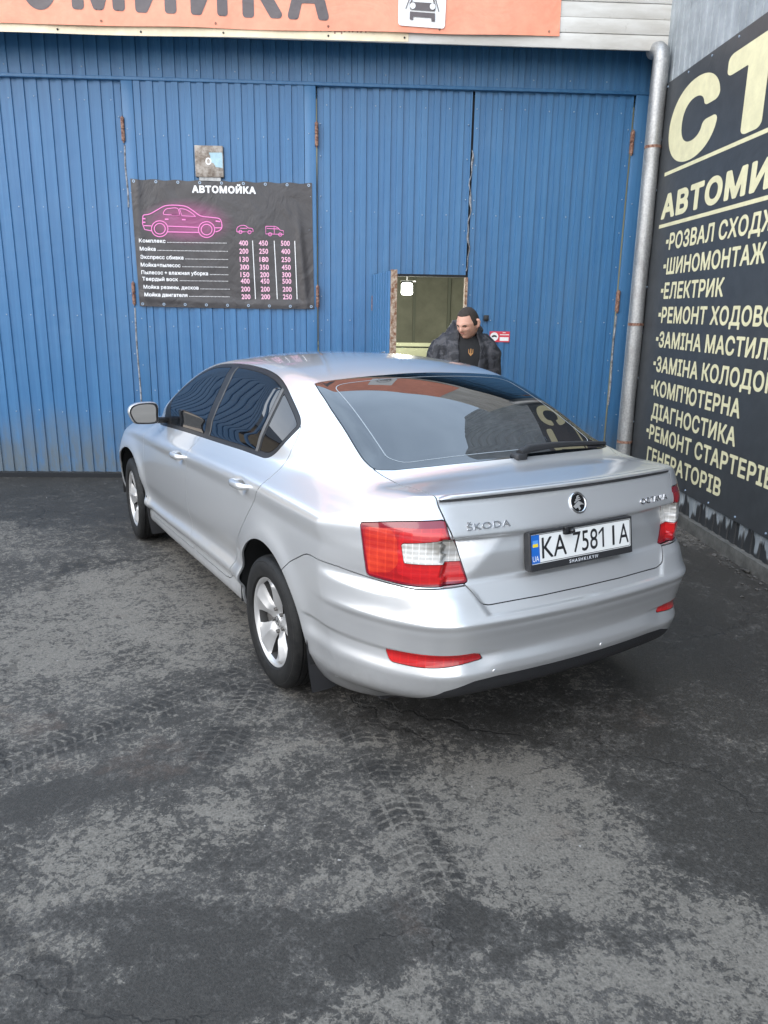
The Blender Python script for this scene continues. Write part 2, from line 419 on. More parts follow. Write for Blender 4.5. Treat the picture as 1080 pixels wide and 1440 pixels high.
def tyre_mat():
    m, t, b = new_mat('tyre_rubber'); g = NG(t); v = g.obj(); s = g.sep(v)
    r = g.math('SQRT', g.math('ADD', g.math('MULTIPLY', s[0], s[0]), g.math('MULTIPLY', s[2], s[2])))
    a = g.math('ARCTAN2', s[2], s[0])
    blk = g.math('GREATER_THAN', g.math('FRACT', g.math('ADD', g.math('MULTIPLY', a, 11.5), g.math('MULTIPLY', s[1], 9))), .22)
    tread = g.math('GREATER_THAN', r, .302)
    n = g.noise(v, 22, 6, .7)
    c = g.mix(g.ramp(n, .35, .75), (.007, .007, .007), (.017, .016, .015))
    g.link(c, b.inputs['Base Color']); b.inputs['Roughness'].default_value = .62; b.inputs['Specular IOR Level'].default_value = .3
    h = g.math('MULTIPLY', g.math('SUBTRACT', 1.0, blk), tread)
    g.link(g.bump(g.math('SUBTRACT', g.math('MULTIPLY', n, .1), h), .9, .006), b.inputs['Normal'])
    return m
M['tyre'] = tyre_mat()
# ---------------------------------------------------------------- car body shape (car space: x forward from the rear axle, y left, z up)
def pchip_slopes(x, y):
    # monotone-ish cubic (Fritsch-Carlson) slopes, y may be (n,k)
    x = np.asarray(x, float); y = np.asarray(y, float)
    h = np.diff(x); hh = h.reshape((-1,)+(1,)*(y.ndim-1))
    d = np.diff(y, axis=0)/hh
    m = np.zeros_like(y)
    w1 = 2*hh[1:]+hh[:-1]; w2 = hh[1:]+2*hh[:-1]
    with np.errstate(divide='ignore', invalid='ignore'):
        mm = (w1+w2)/(w1/d[:-1]+w2/d[1:])
    mm = np.where(d[:-1]*d[1:] > 0, mm, 0)
    m[1:-1] = np.nan_to_num(mm); m[0] = d[0]; m[-1] = d[-1]
    return m

class Curve1:
    def __init__(s, pts, smooth=True):
        p = np.array(sorted(pts), float); s.x = p[:, 0]; s.y = p[:, 1]
        if smooth == 'cubic':
            d = np.gradient(s.y, s.x); s.m = d
        else:
            s.m = pchip_slopes(s.x, s.y)
    def __call__(s, q):
        q = np.clip(q, s.x[0], s.x[-1])
        i = np.clip(np.searchsorted(s.x, q)-1, 0, len(s.x)-2)
        h = s.x[i+1]-s.x[i]; t = (q-s.x[i])/h
        t2 = t*t; t3 = t2*t
        return ((2*t3-3*t2+1)*s.y[i]+(t3-2*t2+t)*h*s.m[i]+(-2*t3+3*t2)*s.y[i+1]+(t3-t2)*h*s.m[i+1])

# side sections: station x -> list of (z, half width)
SECT = {
 -1.25: [(0.100,0.620),(0.200,0.720),(0.270,0.760),(0.330,0.780),(0.360,0.790),(0.420,0.800),(0.480,0.808),(0.580,0.815),(0.700,0.818),(0.840,0.815),(0.965,0.800),(0.985,0.780),(1.005,0.750),(1.030,0.700),(1.060,0.640),(1.120,0.520),(1.500,-0.200)],
 -0.80: [(0.100,0.660),(0.200,0.760),(0.270,0.800),(0.330,0.820),(0.360,0.825),(0.420,0.838),(0.480,0.845),(0.580,0.856),(0.700,0.862),(0.840,0.860),(0.962,0.852),(0.985,0.821),(1.010,0.785),(1.040,0.740),(1.070,0.675),(1.130,0.560),(1.500,-0.140)],
 -0.50: [(0.100,0.680),(0.200,0.780),(0.270,0.820),(0.330,0.842),(0.360,0.846),(0.420,0.856),(0.480,0.862),(0.580,0.872),(0.700,0.877),(0.840,0.873),(0.960,0.858),(0.988,0.823),(1.025,0.772),(1.065,0.725),(1.100,0.667),(1.170,0.552),(1.500,0.062)],
 -0.20: [(0.100,0.700),(0.200,0.790),(0.270,0.830),(0.330,0.848),(0.360,0.850),(0.420,0.860),(0.480,0.866),(0.580,0.876),(0.700,0.880),(0.840,0.874),(0.956,0.858),(0.986,0.824),(1.030,0.775),(1.110,0.724),(1.200,0.657),(1.300,0.584),(1.500,0.412)],
  0.10: [(0.100,0.700),(0.205,0.790),(0.262,0.830),(0.322,0.842),(0.352,0.840),(0.405,0.864),(0.475,0.851),(0.580,0.872),(0.700,0.877),(0.840,0.870),(0.950,0.856),(0.982,0.821),(1.025,0.782),(1.120,0.739),(1.250,0.670),(1.360,0.602),(1.500,0.496)],
  0.55: [(0.100,0.700),(0.210,0.790),(0.262,0.832),(0.318,0.838),(0.348,0.835),(0.400,0.866),(0.470,0.846),(0.580,0.866),(0.700,0.872),(0.830,0.865),(0.935,0.854),(0.968,0.819),(1.010,0.780),(1.110,0.747),(1.250,0.684),(1.390,0.615),(1.500,0.557)],
  1.25: [(0.100,0.700),(0.205,0.790),(0.250,0.832),(0.305,0.838),(0.335,0.835),(0.385,0.866),(0.445,0.845),(0.560,0.864),(0.690,0.869),(0.810,0.862),(0.905,0.851),(0.938,0.817),(0.985,0.778),(1.100,0.748),(1.250,0.684),(1.390,0.618),(1.500,0.563)],
  2.00: [(0.100,0.700),(0.195,0.790),(0.240,0.832),(0.292,0.838),(0.320,0.835),(0.360,0.864),(0.412,0.845),(0.540,0.864),(0.670,0.868),(0.790,0.862),(0.880,0.849),(0.910,0.816),(0.955,0.772),(1.080,0.753),(1.220,0.683),(1.360,0.610),(1.500,0.535)],
  2.50: [(0.100,0.700),(0.195,0.790),(0.240,0.830),(0.292,0.838),(0.320,0.837),(0.360,0.864),(0.412,0.853),(0.540,0.868),(0.670,0.868),(0.780,0.860),(0.860,0.844),(0.890,0.807),(0.925,0.765),(1.050,0.730),(1.200,0.650),(1.340,0.570),(1.500,0.480)],
  3.00: [(0.100,0.710),(0.195,0.800),(0.240,0.840),(0.292,0.858),(0.320,0.862),(0.360,0.875),(0.412,0.880),(0.540,0.886),(0.670,0.880),(0.750,0.868),(0.820,0.832),(0.850,0.795),(0.890,0.730),(1.000,0.620),(1.150,0.520),(1.300,0.440),(1.500,0.350)],
  3.65: [(0.100,0.550),(0.195,0.660),(0.240,0.700),(0.292,0.720),(0.320,0.730),(0.360,0.740),(0.412,0.745),(0.540,0.745),(0.670,0.730),(0.700,0.700),(0.740,0.660),(0.780,0.600),(0.830,0.520),(0.950,0.420),(1.100,0.320),(1.250,0.240),(1.500,0.120)],
}
_sx = np.array(sorted(SECT)); _sk = np.array([SECT[k] for k in sorted(SECT)])   # (ns, nk, 2)
_sm = pchip_slopes(_sx, _sk)
def side_y(x, z):
    x = np.clip(x, _sx[0], _sx[-1]); i = np.clip(np.searchsorted(_sx, x)-1, 0, len(_sx)-2)
    h = (_sx[i+1]-_sx[i]); t = (x-_sx[i])/h
    t = t[..., None, None]; h = h[..., None, None]; t2 = t*t; t3 = t2*t
    K = ((2*t3-3*t2+1)*_sk[i]+(t3-2*t2+t)*h*_sm[i]+(-2*t3+3*t2)*_sk[i+1]+(t3-t2)*h*_sm[i+1])   # (n, nk, 2)
    zk = K[..., 0]; yk = K[..., 1]
    z = np.clip(z, zk[..., 0], zk[..., -1])
    j = np.clip((zk < z[..., None]).sum(-1)-1, 0, zk.shape[-1]-2)
    dz = np.diff(zk, axis=-1); dd = np.diff(yk, axis=-1)/dz
    m = np.empty_like(yk); m[..., 0] = dd[..., 0]; m[..., -1] = dd[..., -1]
    m[..., 1:-1] = (dd[..., :-1]*dz[..., 1:]+dd[..., 1:]*dz[..., :-1])/(dz[..., 1:]+dz[..., :-1])
    def g(a, o=0): return np.take_along_axis(a, (j+o)[..., None], -1)[..., 0]
    hz = g(dz); t = (z-g(zk))/hz; t2 = t*t; t3 = t2*t
    return (2*t3-3*t2+1)*g(yk)+(t3-2*t2+t)*hz*g(m)+(-2*t3+3*t2)*g(yk, 1)+(t3-t2)*hz*g(m, 1)

ROOF = Curve1([(3.7,.55),(3.5,.73),(3.3,.82),(3.0,.905),(2.6,.965),(2.40,.985),(2.30,1.015),(2.1,1.160),(1.85,1.318),(1.6,1.408),(1.35,1.448),(1.0,1.470),(0.65,1.474),(0.35,1.455),(0.12,1.416),(-0.1,1.346),(-0.35,1.237),(-0.52,1.152),(-0.60,1.113),(-0.66,1.096),(-0.78,1.086),(-0.92,1.080),(-1.25,1.06)], 'cubic')
CROWN = Curve1([(3.6,.10),(2.5,.10),(1.9,.16),(1.2,.145),(.2,.150),(-.2,.125),(-.55,.085),(-.9,.02),(-1.2,.02)])
def top_z(x, y): return ROOF(x)-CROWN(x)*y*y

REAR = Curve1([(0.10,-.60),(.20,-.78),(.26,-.90),(.30,-1.00),(.325,-1.045),(.35,-1.070),(.40,-1.090),(.432,-1.100),(.45,-1.099),(.50,-1.088),(.56,-1.098),(.605,-1.108),(.630,-1.106),(.648,-1.093),(.672,-1.079),(.70,-1.066),(.735,-1.049),(.762,-1.035),(.775,-1.033),(.80,-1.035),(.86,-1.037),(.90,-1.033),(.935,-1.032),(1.00,-1.008),(1.05,-.985),(1.10,-.962),(1.3,-.75)])
RSTART = Curve1([(.1,.47),(.36,.495),(.5,.500),(.66,.51),(.8,.525),(1.1,.53)])
def rear_x(y, z):
    a = np.abs(y)
    q = np.maximum(a-RSTART(z), 0)
    return REAR(z)+.125*a*a+6.4*q**2.76
FRONT = Curve1([(.1,3.30),(.2,3.44),(.3,3.52),(.45,3.555),(.6,3.55),(.7,3.52),(.8,3.42),(.9,3.15),(1.0,2.8),(1.5,2.0)])
def front_x(y, z):
    a = np.abs(y); return FRONT(z)-.25*a*a-3.0*np.maximum(a-.45, 0)**2.5
def smax(a, b, k):
    h = np.maximum(k-np.abs(a-b), 0)/k
    return np.maximum(a, b)+h*h*k*.25
def sdf(P):
    x, y, z = P[..., 0], np.abs(P[..., 1]), P[..., 2]
    s = y-side_y(x, z)
    t = z-top_z(x, y)
    r = rear_x(y, z)-x
    f = x-front_x(y, z)
    kt = np.where(x > -.2, .07, np.where(x > -.7, .07-.05*np.clip((-.2-x)/.5, 0, 1), .02))
    F = smax(s, t, kt)
    F = smax(F, r, np.where(z > 1.0, .03, .05))
    F = smax(F, f, .08)
    return smax(F, .16-z, .04)
# ------------------------------------------------------------------ the car body as one dense surface, then cut into panels
def sstep(x, a, b):
    t = np.clip((x-a)/(b-a), 0, 1); return t*t*(3-2*t)
def body_half():
    th = np.linspace(0, math.pi, 331)
    # denser near the shoulder / roof edge is not needed: even spacing in angle
    rows = []
    for ph in np.linspace(math.pi/2, 0, 121)[:-1]: rows.append((-.45, .56, ph, 0))
    for x in np.arange(-.45, .60, .0095): rows.append((x, .56+.12*min(1, max(0, (x+.45)/.9)), 0, 0))
    for x in np.arange(.60, 3.0, .014): rows.append((x, .68-.11*(x-.6)/2.4, 0, 0))
    for ph in np.linspace(0, math.pi/2, 46): rows.append((3.0, .57, 0, ph))
    R = np.array(rows); nr, nth = len(R), len(th)
    c = np.zeros((nr, nth, 3)); c[..., 0] = R[:, None, 0]; c[..., 2] = R[:, None, 1]
    rad = np.stack([np.zeros(nth), np.sin(th), np.cos(th)], -1)
    cr = np.cos(R[:, 2]+R[:, 3])[:, None, None]
    d = cr*rad[None]+np.array([1., 0, 0])*(np.sin(R[:, 3])-np.sin(R[:, 2]))[:, None, None]
    # coarse solve, then refine
    lo = np.zeros((nr, nth)); hi = np.full((nr, nth), 2.0)
    si, sj = np.unique(np.r_[np.arange(0, nr, 6), nr-1]), np.unique(np.r_[np.arange(0, nth, 6), nth-1])
    cc, dd = c[np.ix_(si, sj)], d[np.ix_(si, sj)]; a = np.zeros(cc.shape[:2]); b = a+2.0
    for _ in range(14):
        m = (a+b)/2; F = sdf(cc+dd*m[..., None]) < 0; a = np.where(F, m, a); b = np.where(F, b, m)
    m = (a+b)/2
    tmp = np.stack([np.interp(np.arange(nth), sj, m[i]) for i in range(len(si))])
    est = np.stack([np.interp(np.arange(nr), si, tmp[:, j]) for j in range(nth)], 1)
    lo = np.maximum(est-.09, 0); hi = est+.09
    bad = sdf(c+d*lo[..., None]) > 0; lo[bad] = 0
    bad = sdf(c+d*hi[..., None]) < 0; hi[bad] = 2.0
    for k in range(19):
        m = (lo+hi)/2; F = sdf(c+d*m[..., None]) < 0; lo = np.where(F, m, lo); hi = np.where(F, hi, m)
    P = c+d*((lo+hi)/2)[..., None]
    P[:, 0, 1] = 0; P[:, -1, 1] = 0; P[0, :, 1] = 0
    return P
def grid_normals(P):
    # derivative with mirrored borders
    Q = np.concatenate([P[:, 1:2]*[1, -1, 1], P, P[:, -2:-1]*[1, -1, 1]], 1)
    du = Q[:, 2:]-Q[:, :-2]
    dv = np.empty_like(P); dv[1:-1] = P[2:]-P[:-2]; dv[0] = P[1]-P[0]; dv[-1] = P[-1]-P[-2]
    n = np.cross(dv, du); l = np.linalg.norm(n, axis=-1, keepdims=True); n = n/np.maximum(l, 1e-12)
    n[0] = n[2].mean(0); n[0] /= np.linalg.norm(n[0]); n[1] = n[2]
    n[-1] = n[-3].mean(0); n[-1] /= np.linalg.norm(n[-1]); n[-2] = n[-3]
    # outward
    o = P-np.array([0, 0, .6])*1.0; o[..., 0] = 0
    s = np.sign(np.median((n*o).sum(-1))); return n*s
def detail(P, N):
    x, y, z = P[..., 0], P[..., 1], P[..., 2]
    d = np.zeros(x.shape); side = (y > .4)
    for wx in (0.0, 2.686):                                    # wheel arch lips
        r = np.hypot(x-wx, z-.31)
        d += np.where(side & (z < .95), .014*np.exp(-((r-.395)/.075)**2)*sstep(z, .20, .40), 0)
    # bumper: step below its crease, flaring back out to the reflector line
    cz = .508
    reg = sstep(-x, .36, .46)*np.where(y > .50, 1, sstep(y, .36, .50))
    d += -.011*reg*sstep(-z, -cz-.002, -cz+.009)*sstep(z, .405, .47)
    # tailgate: number plate recess below the badge crease
    rear = (x < -.80)
    zc_ = .928; slant = .352+(zc_-z)*(.512-.352)/(zc_-.761)
    inrec = sstep(-z, -zc_-.004, -zc_+.008)*sstep(z, .752, .770)
    trap = sstep(slant-y, -.006, .006)
    t = np.clip((z-.761)/(zc_-.761), 0, 1)
    d += np.where(rear & (y < .60), -inrec*(.009+.17*np.maximum(y-slant, 0)), 0)
    # bumper shoulders standing proud either side of the loading notch
    nz = np.clip((z-.648)/(.765-.648), 0, 1); edge = .448+.062*nz
    outn = sstep(y-edge, -.010, .014); below = sstep(-z, -.655, -.643)
    lift = sstep(z, .604, .632)*sstep(-z, -.757, -.715)
    d += .010*sstep(-x, .42, .80)*lift*np.maximum(outn, below)
    # shadow gap under the spoiler lip
    d += np.where(rear & (z > 1.0), -.004*np.exp(-((z-1.054)/.0065)**2)*sstep(-y, -.605, -.585), 0)
    # handle cups
    for hx, hz in ((.31, .893), (1.385, .850)):
        d += np.where(side, -.016*np.exp(-(((x-hx)/.052)**2+((z-hz+.004)/.028)**2)**1.5), 0)
    # sharpen the shoulder crease
    return d
P = body_half(); N = grid_normals(P); P = P+N*detail(P, N)[..., None]; P[:, 0, 1] = 0; P[:, -1, 1] = 0; P[0, :, 1] = 0; P[-1, :, 1] = 0
N = grid_normals(P); N[:, 0, 1] = 0; N[:, -1, 1] = 0
nr, nth = P.shape[:2]; idx = np.arange(nr*nth).reshape(nr, nth)
a_, b_, c_, d_ = idx[:-1, :-1].ravel(), idx[1:, :-1].ravel(), idx[1:, 1:].ravel(), idx[:-1, 1:].ravel()
V = P.reshape(-1, 3); Nv = N.reshape(-1, 3)
Tt = np.concatenate([np.stack([a_, b_, c_], 1), np.stack([a_, c_, d_], 1)])
fn = np.cross(V[Tt[:, 1]]-V[Tt[:, 0]], V[Tt[:, 2]]-V[Tt[:, 0]]); ok = (fn**2).sum(1) > 1e-16; Tt = Tt[ok]; fn = fn[ok]
flip = (fn*Nv[Tt].sum(1)).sum(1) < 0; Tt[flip] = Tt[flip][:, ::-1]
REST = (V, Nv, Tt)

def fld(mesh, proj, poly, mask):
    # signed distance of the mesh vertices to a polygon drawn in one projection
    V = mesh[0]; x, y, z = V.T
    q = {'side': (x, z), 'back': (y, x+z), 'corner': (x+y, z), 'rear': (y, z), 'top': (x, y), 'front': (y, z-x)}[proj]
    mk = mask(x, y, z); f = np.full(len(V), .5)
    if mk.any(): f[mk] = poly_sd(np.stack([q[0][mk], q[1][mk]], 1), poly)
    return f
SEAMS = []
def carve(mesh, f, gap=.0045, depth=.009):
    # -> (panel, remainder); the gap between them becomes a dark groove
    pan, rest = cut(mesh, f+gap/2)
    f2 = None
    # the field has to be rebuilt for the new vertices: they lie on f = -gap/2
    nv = len(rest[0]); f2 = np.concatenate([f, np.full(nv-len(f), -gap/2)])
    strip, rest = cut(rest, f2-gap/2)
    s = compact(strip)
    if len(s[2]):
        SEAMS.append((s[0]-s[1]*depth, s[1], s[2]))
    return compact(pan), compact(rest)
def two_sided(mesh):
    # weld a half and its mirror image at y = 0
    V, N, T = mesh; n = len(V); on = np.abs(V[:, 1]) < 1e-6
    V = V.copy(); V[on, 1] = 0; mp = np.arange(n)+n; mp[on] = np.arange(n)[on]
    return compact((np.concatenate([V, V*[1, -1, 1]]), np.concatenate([N, N*[1, -1, 1]]), np.concatenate([T, mp[T][:, ::-1]])))

side_m = lambda x, y, z: y > .45
arch = lambda wx: [(wx+.392*math.cos(a), .31+.392*math.sin(a)) for a in np.linspace(0, math.pi, 40)]+[(wx-.392, .02), (wx+.392, .02)]
for wx in (0.0, 2.686):
    _, REST = cut(REST, fld(REST, 'side', arch(wx), side_m)); REST = compact(REST)
DLO = [(2.095, .943), (1.5, .975), (.874, 1.003), (.528, 1.019), (.298, 1.027), (.232, 1.031), (.180, 1.046), (.12, 1.085), (.030, 1.182), (.020, 1.200), (.028, 1.216), (.066, 1.243), (.176, 1.290), (.299, 1.341), (.409, 1.374), (.543, 1.396), (.746, 1.408), (1.052, 1.407), (1.358, 1.384), (1.528, 1.344), (1.660, 1.296), (1.843, 1.205), (1.955, 1.120), (2.06, 1.010), (2.10, .958)]
DLO = catmull(DLO, 4, True)
up_m = lambda x, y, z: (y > .4) & (z > .88) & (x > -.1) & (x < 2.3)
dlo, REST = carve(REST, fld(REST, 'side', DLO, up_m), .003, .006)
def half(a, b):
    # signed field, negative on the right-hand side of the line a -> b in (x, z)
    d = np.array(b, float)-np.array(a, float); L = np.hypot(*d)
    return lambda V: (d[0]*(V[:, 2]-a[1])-d[1]*(V[:, 0]-a[0]))/L
def pane(mesh, cuts, inset=.020):
    f = fld(mesh, 'side', DLO, up_m)+inset
    for c in cuts: f = np.maximum(f, c(mesh[0]))
    return f
ln = lambda a, b, s: (lambda V: s*half(a, b)(V))
pane_f, dlo = carve(dlo, pane(dlo, [ln((1.93, 1.14), (1.885, .94), 1), ln((1.115, 1.40), (1.185, .99), -1)]), .003, .004)
pane_r, dlo = carve(dlo, pane(dlo, [ln((1.012, 1.40), (1.078, .99), 1), ln((.352, 1.345), (.385, 1.03), -1)]), .003, .004)
pane_q, dlo = carve(dlo, pane(dlo, [ln((.300, 1.33), (.325, 1.03), 1)], .024), .003, .004)
bar_c, dlo = cut(dlo, pane(dlo, [ln((.345, 1.34), (.378, 1.03), 1), ln((.318, 1.34), (.346, 1.03), -1)], .016)); bar_c = compact(bar_c); dlo = compact(dlo)
bar_b, dlo = cut(dlo, pane(dlo, [ln((1.030, 1.40), (1.096, .99), 1), ln((1.016, 1.40), (1.082, .99), -1)], .016)); bar_b = compact(bar_b); dlo = compact(dlo)

RG = [(0, 1.520), (.2, 1.516), (.388, 1.524), (.52, 1.530), (.556, 1.525), (.575, 1.40), (.597, 1.185), (.622, .824), (.632, .672), (.634, .585), (.622, .552), (.56, .530), (.40, .514), (.2, .502), (0, .497), (-.1, .497), (-.1, 1.52)]
bk_m = lambda x, y, z: (x < .6) & (z > .2)
glass, REST = carve(REST, fld(REST, 'back', RG, bk_m), .004, .006)
LIGHT = round_poly([(.058, .966), (-.16, .992), (-.377, .999), (-.497, .762), (-.25, .757), (.016, .772)], [.012, .3, .010, .010, .3, .015], 5)
lamp_m = lambda x, y, z: (x < -.45) & (y > .3)
lamp, REST = carve(REST, fld(REST, 'corner', LIGHT, lamp_m), .004, .010)
GATE = [(.628, .64), (.632, .548), (.610, .45), (.600, .30), (.596, .165), (.600, .104), (.588, .037), (.562, -.091), (.514, -.250), (.483, -.335), (.470, -.352), (.44, -.366), (.209, -.384), (0, -.388), (-.1, -.388), (-.1, .64)]
gate_m = lambda x, y, z: (x < -.45)
gate, REST = carve(REST, fld(REST, 'back', GATE, gate_m), .0055, .012)
BUMP = [(.90, .40), (.70, .605), (.668, .642), (.60, .69), (.466, .757), (.435, .768), (.395, .773), (.2, .775), (.02, .766), (-.25, .750), (-.50, .756), (-.556, .72), (-.69, .690), (-.855, .690), (-1.068, .692), (-1.5, .692), (-1.5, .02), (1.1, .02)]
bump, REST = carve(REST, fld(REST, 'corner', BUMP, lambda x, y, z: (x < .02)), .0045, .009)
FD = [(2.13, .965), (2.225, .92), (2.255, .875), (2.266, .80), (2.268, .727), (2.258, .543), (2.243, .396), (2.24, .305), (2.215, .290), (1.30, .306), (1.252, .312), (1.238, .34), (1.238, .42), (1.246, .58), (1.247, .75), (1.236, .9), (1.21, 1.0), (1.2, 1.2), (1.8, 1.1), (2.06, .99)]
RD = [(1.21, 1.0), (1.236, .9), (1.247, .75), (1.246, .58), (1.238, .42), (1.238, .34), (1.225, .311), (.68, .318), (.61, .328), (.565, .360), (.494, .450), (.391, .592), (.300, .690), (.213, .782), (.125, .875), (.062, .950), (.033, 1.003), (.006, 1.07), (-.002, 1.141), (.012, 1.20), (.1, 1.21), (.5, 1.2), (1.2, 1.2)]
fdoor, REST = carve(REST, fld(REST, 'side', FD, side_m))
rdoor, REST = carve(REST, fld(REST, 'side', RD, side_m))
WS = [(-.1, -.115), (.52, -.135), (.565, -.20), (.66, -.80), (.71, -1.20), (.68, -1.27), (.4, -1.33), (-.1, -1.35)]
shield, REST = carve(REST, fld(REST, 'front', WS, lambda x, y, z: (x > 1.2) & (z > .7)), .004, .006)
HOOD = [(2.40, -.1), (2.39, .3), (2.30, .66), (2.42, .70), (2.9, .665), (3.30, .56), (3.42, .3), (3.45, -.1)]
hood, REST = carve(REST, fld(REST, 'top', HOOD, lambda x, y, z: z > .66), .005)
FENDER = [(2.13, .965), (2.225, .92), (2.255, .875), (2.266, .80), (2.268, .727), (2.258, .543), (2.243, .396), (2.22, .2), (3.25, .2), (3.25, .70), (3.1, 1.1), (2.3, 1.1)]
fender, REST = carve(REST, fld(REST, 'side', FENDER, lambda x, y, z: (y > .45)))
HEADL = [(3.00, .70), (3.10, .80), (3.46, .76), (3.52, .66), (3.44, .60)]
headl, REST = carve(REST, fld(REST, 'side', HEADL, lambda x, y, z: (y > .38) & (x > 3.0)))
REFL = round_poly([(-.093, .506), (-.30, .512), (-.565, .510), (-.596, .480), (-.34, .458), (-.124, .458)], [.010, .2, .012, .010, .2, .02], 4)
refl, bump = carve(bump, fld(bump, 'corner', REFL, lambda x, y, z: (x < -.5) & (y > .3)), .003, .007)
VAL = [(-.1, .403), (.40, .404), (.50, .398), (.60, .366), (.645, .325), (.66, .29), (.66, .0), (-.1, .0)]
valance, bump = carve(bump, fld(bump, 'rear', VAL, lambda x, y, z: (x < -.6)), .003, .004)

# ---- objects
CAR = empty('parked_car', (-2.403, -4.147, 0), R_(118))
tag(CAR, 'silver sedan parked nose-in at an angle before the blue gates', 'car')
def panel(name, mesh, mat, parent=CAR, fl=.010, center=False):
    m = flange(mesh, fl) if fl else mesh
    return np_mesh(name, m[0], m[2], mat, parent, N=m[1])
bodym = two_sided(REST); panel('body', bodym, M['paint'])
doors = {}
for k, mesh, hn in (('front_door', fdoor, 'f'), ('rear_door', rdoor, 'r'), ('fender', fender, ''), ('headlight', headl, '')):
    for sgn in (1, -1):
        mm = mesh if sgn > 0 else mirror_y(mesh)
        doors[(k, sgn)] = panel(k, mm, M['lamp_clear'] if k == 'headlight' else M['paint'])
for sgn in (1, -1):
    s_ = (lambda m: m) if sgn > 0 else mirror_y
    panel('window_frame', s_(dlo), M['trim'], CAR, .006)
    for bar in (bar_b, bar_c): panel('window_divider', (lambda m: (m[0]+m[1]*.002, m[1], m[2]))(s_(bar)), M['divider'], CAR, .004)
    panel('window_pane', s_(pane_f), M['side_glass'], doors[('front_door', sgn)], .004)
    panel('window_pane', s_(pane_r), M['side_glass'], doors[('rear_door', sgn)], .004)
    panel('quarter_pane', s_(pane_q), M['side_glass'], doors[('rear_door', sgn)], .004)
GATEO = panel('tailgate', two_sided(gate), M['paint'])
panel('windshield', two_sided(shield), M['glass'], CAR, .004)
panel('hood', two_sided(hood), M['paint'])
# rear window with its fine printed line
g2 = two_sided(glass)
fl_ = poly_sd(np.stack([np.abs(g2[0][:, 1]), g2[0][:, 0]+g2[0][:, 2]], 1), round_poly([(-.7, 1.44), (.50, 1.455), (.548, .64), (.50, .575), (-.7, .565)], [.0, .08, .03, .05, 0], 6))
RWIN = panel('rear_window', g2, M['glass'], CAR, .004)
ln_a, _x = cut(g2, fl_-.0022); f_b = np.concatenate([fl_, np.full(len(ln_a[0])-len(fl_), .0022)]); ln_in, _x = cut(ln_a, -(f_b+.0022)); ln_in = compact(ln_in)
if len(ln_in[2]): np_mesh('printed_line', ln_in[0]+ln_in[1]*.0006, ln_in[2], simple('printed_line', (.30, .33, .35), .4), RWIN, N=ln_in[1])
BUMPO = panel('bumper', two_sided(bump), M['paint'])
panel('valance', two_sided(valance), M['plastic'], BUMPO)
for sgn in (1, -1):
    s_ = (lambda m: m) if sgn > 0 else mirror_y
    panel('reflector', s_(refl), M['lamp_red'], BUMPO, .006)
    # lamp split into its lens zones
    L = lamp
    CLR = round_poly([(-.172, .913), (-.404, .930), (-.462, .842), (-.190, .842)], .006, 3)
    clear, L = carve(L, fld(L, 'corner', CLR, lamp_m), .002, .003)
    BAND = [(.03, .955), (-.115, .962), (-.150, .93), (-.160, .835), (-.115, .80), (.005, .785)]
    band, L = cut(L, fld(L, 'corner', round_poly(BAND, .02, 4), lamp_m)); band = compact(band); L = compact(L)
    EDGE = [(.044, .952), (-.16, .968), (-.380, .972), (-.484, .770), (-.25, .767), (.004, .781)]
    inner, rim_ = cut(L, fld(L, 'corner', EDGE, lamp_m)); inner = compact(inner); rim_ = compact(rim_)
    RING = round_poly([(-.16, .955), (-.368, .958), (-.395, .935), (-.178, .925), (-.196, .828), (-.455, .826), (-.474, .785), (-.25, .782), (-.155, .80)], .008, 3)
    ring, inner = cut(inner, fld(inner, 'corner', RING, lamp_m)); ring = compact(ring); inner = compact(inner)
    TL = panel('tail_light', s_(inner), M['lamp_red'], CAR, 0)
    panel('lens_border', s_(rim_), M['lamp_dark'], TL, .012)
    panel('lens_band', s_(band), M['lamp_band'], TL, 0)
    panel('light_guide', s_(ring), M['lamp_guide'], TL, 0)
    panel('reversing_lens', s_(clear), M['lamp_clear'], TL, .003)
sm = joinm(*[two_sided(s) for s in SEAMS]); np_mesh('door_seams', sm[0], sm[2], M['rubber'], CAR, N=sm[1])
# floor pan and wheel wells
mb = MB()
mb.box((1.35, 0, .22), (4.0, 1.30, .10)); mb.box((1.34, 0, .235), (1.75, 1.55, .03))
mb.box((-.62, 0, .36), (.5, 1.1, .10))
mb.build('floor_pan', M['plastic'], CAR)
for wx in (0.0, 2.686):
    for sgn in (1, -1):
        mb = MB(); vs = []; n = 28
        for i in range(n+1):
            a = -.10+(math.pi+.2)*i/n
            for yy in (.50, .852): vs.append((wx+.410*math.cos(a), sgn*yy, .31+.410*math.sin(a)))
        mb.add(vs, [(2*i, 2*i+1, 2*i+3, 2*i+2) for i in range(n)])
        mb.add([(wx+.415*math.cos(-.10+(math.pi+.2)*i/n), sgn*.505, .31+.415*math.sin(-.10+(math.pi+.2)*i/n)) for i in range(n+1)], [tuple(range(n+1))])
        mb.build('wheel_well', M['rubber'], CAR)

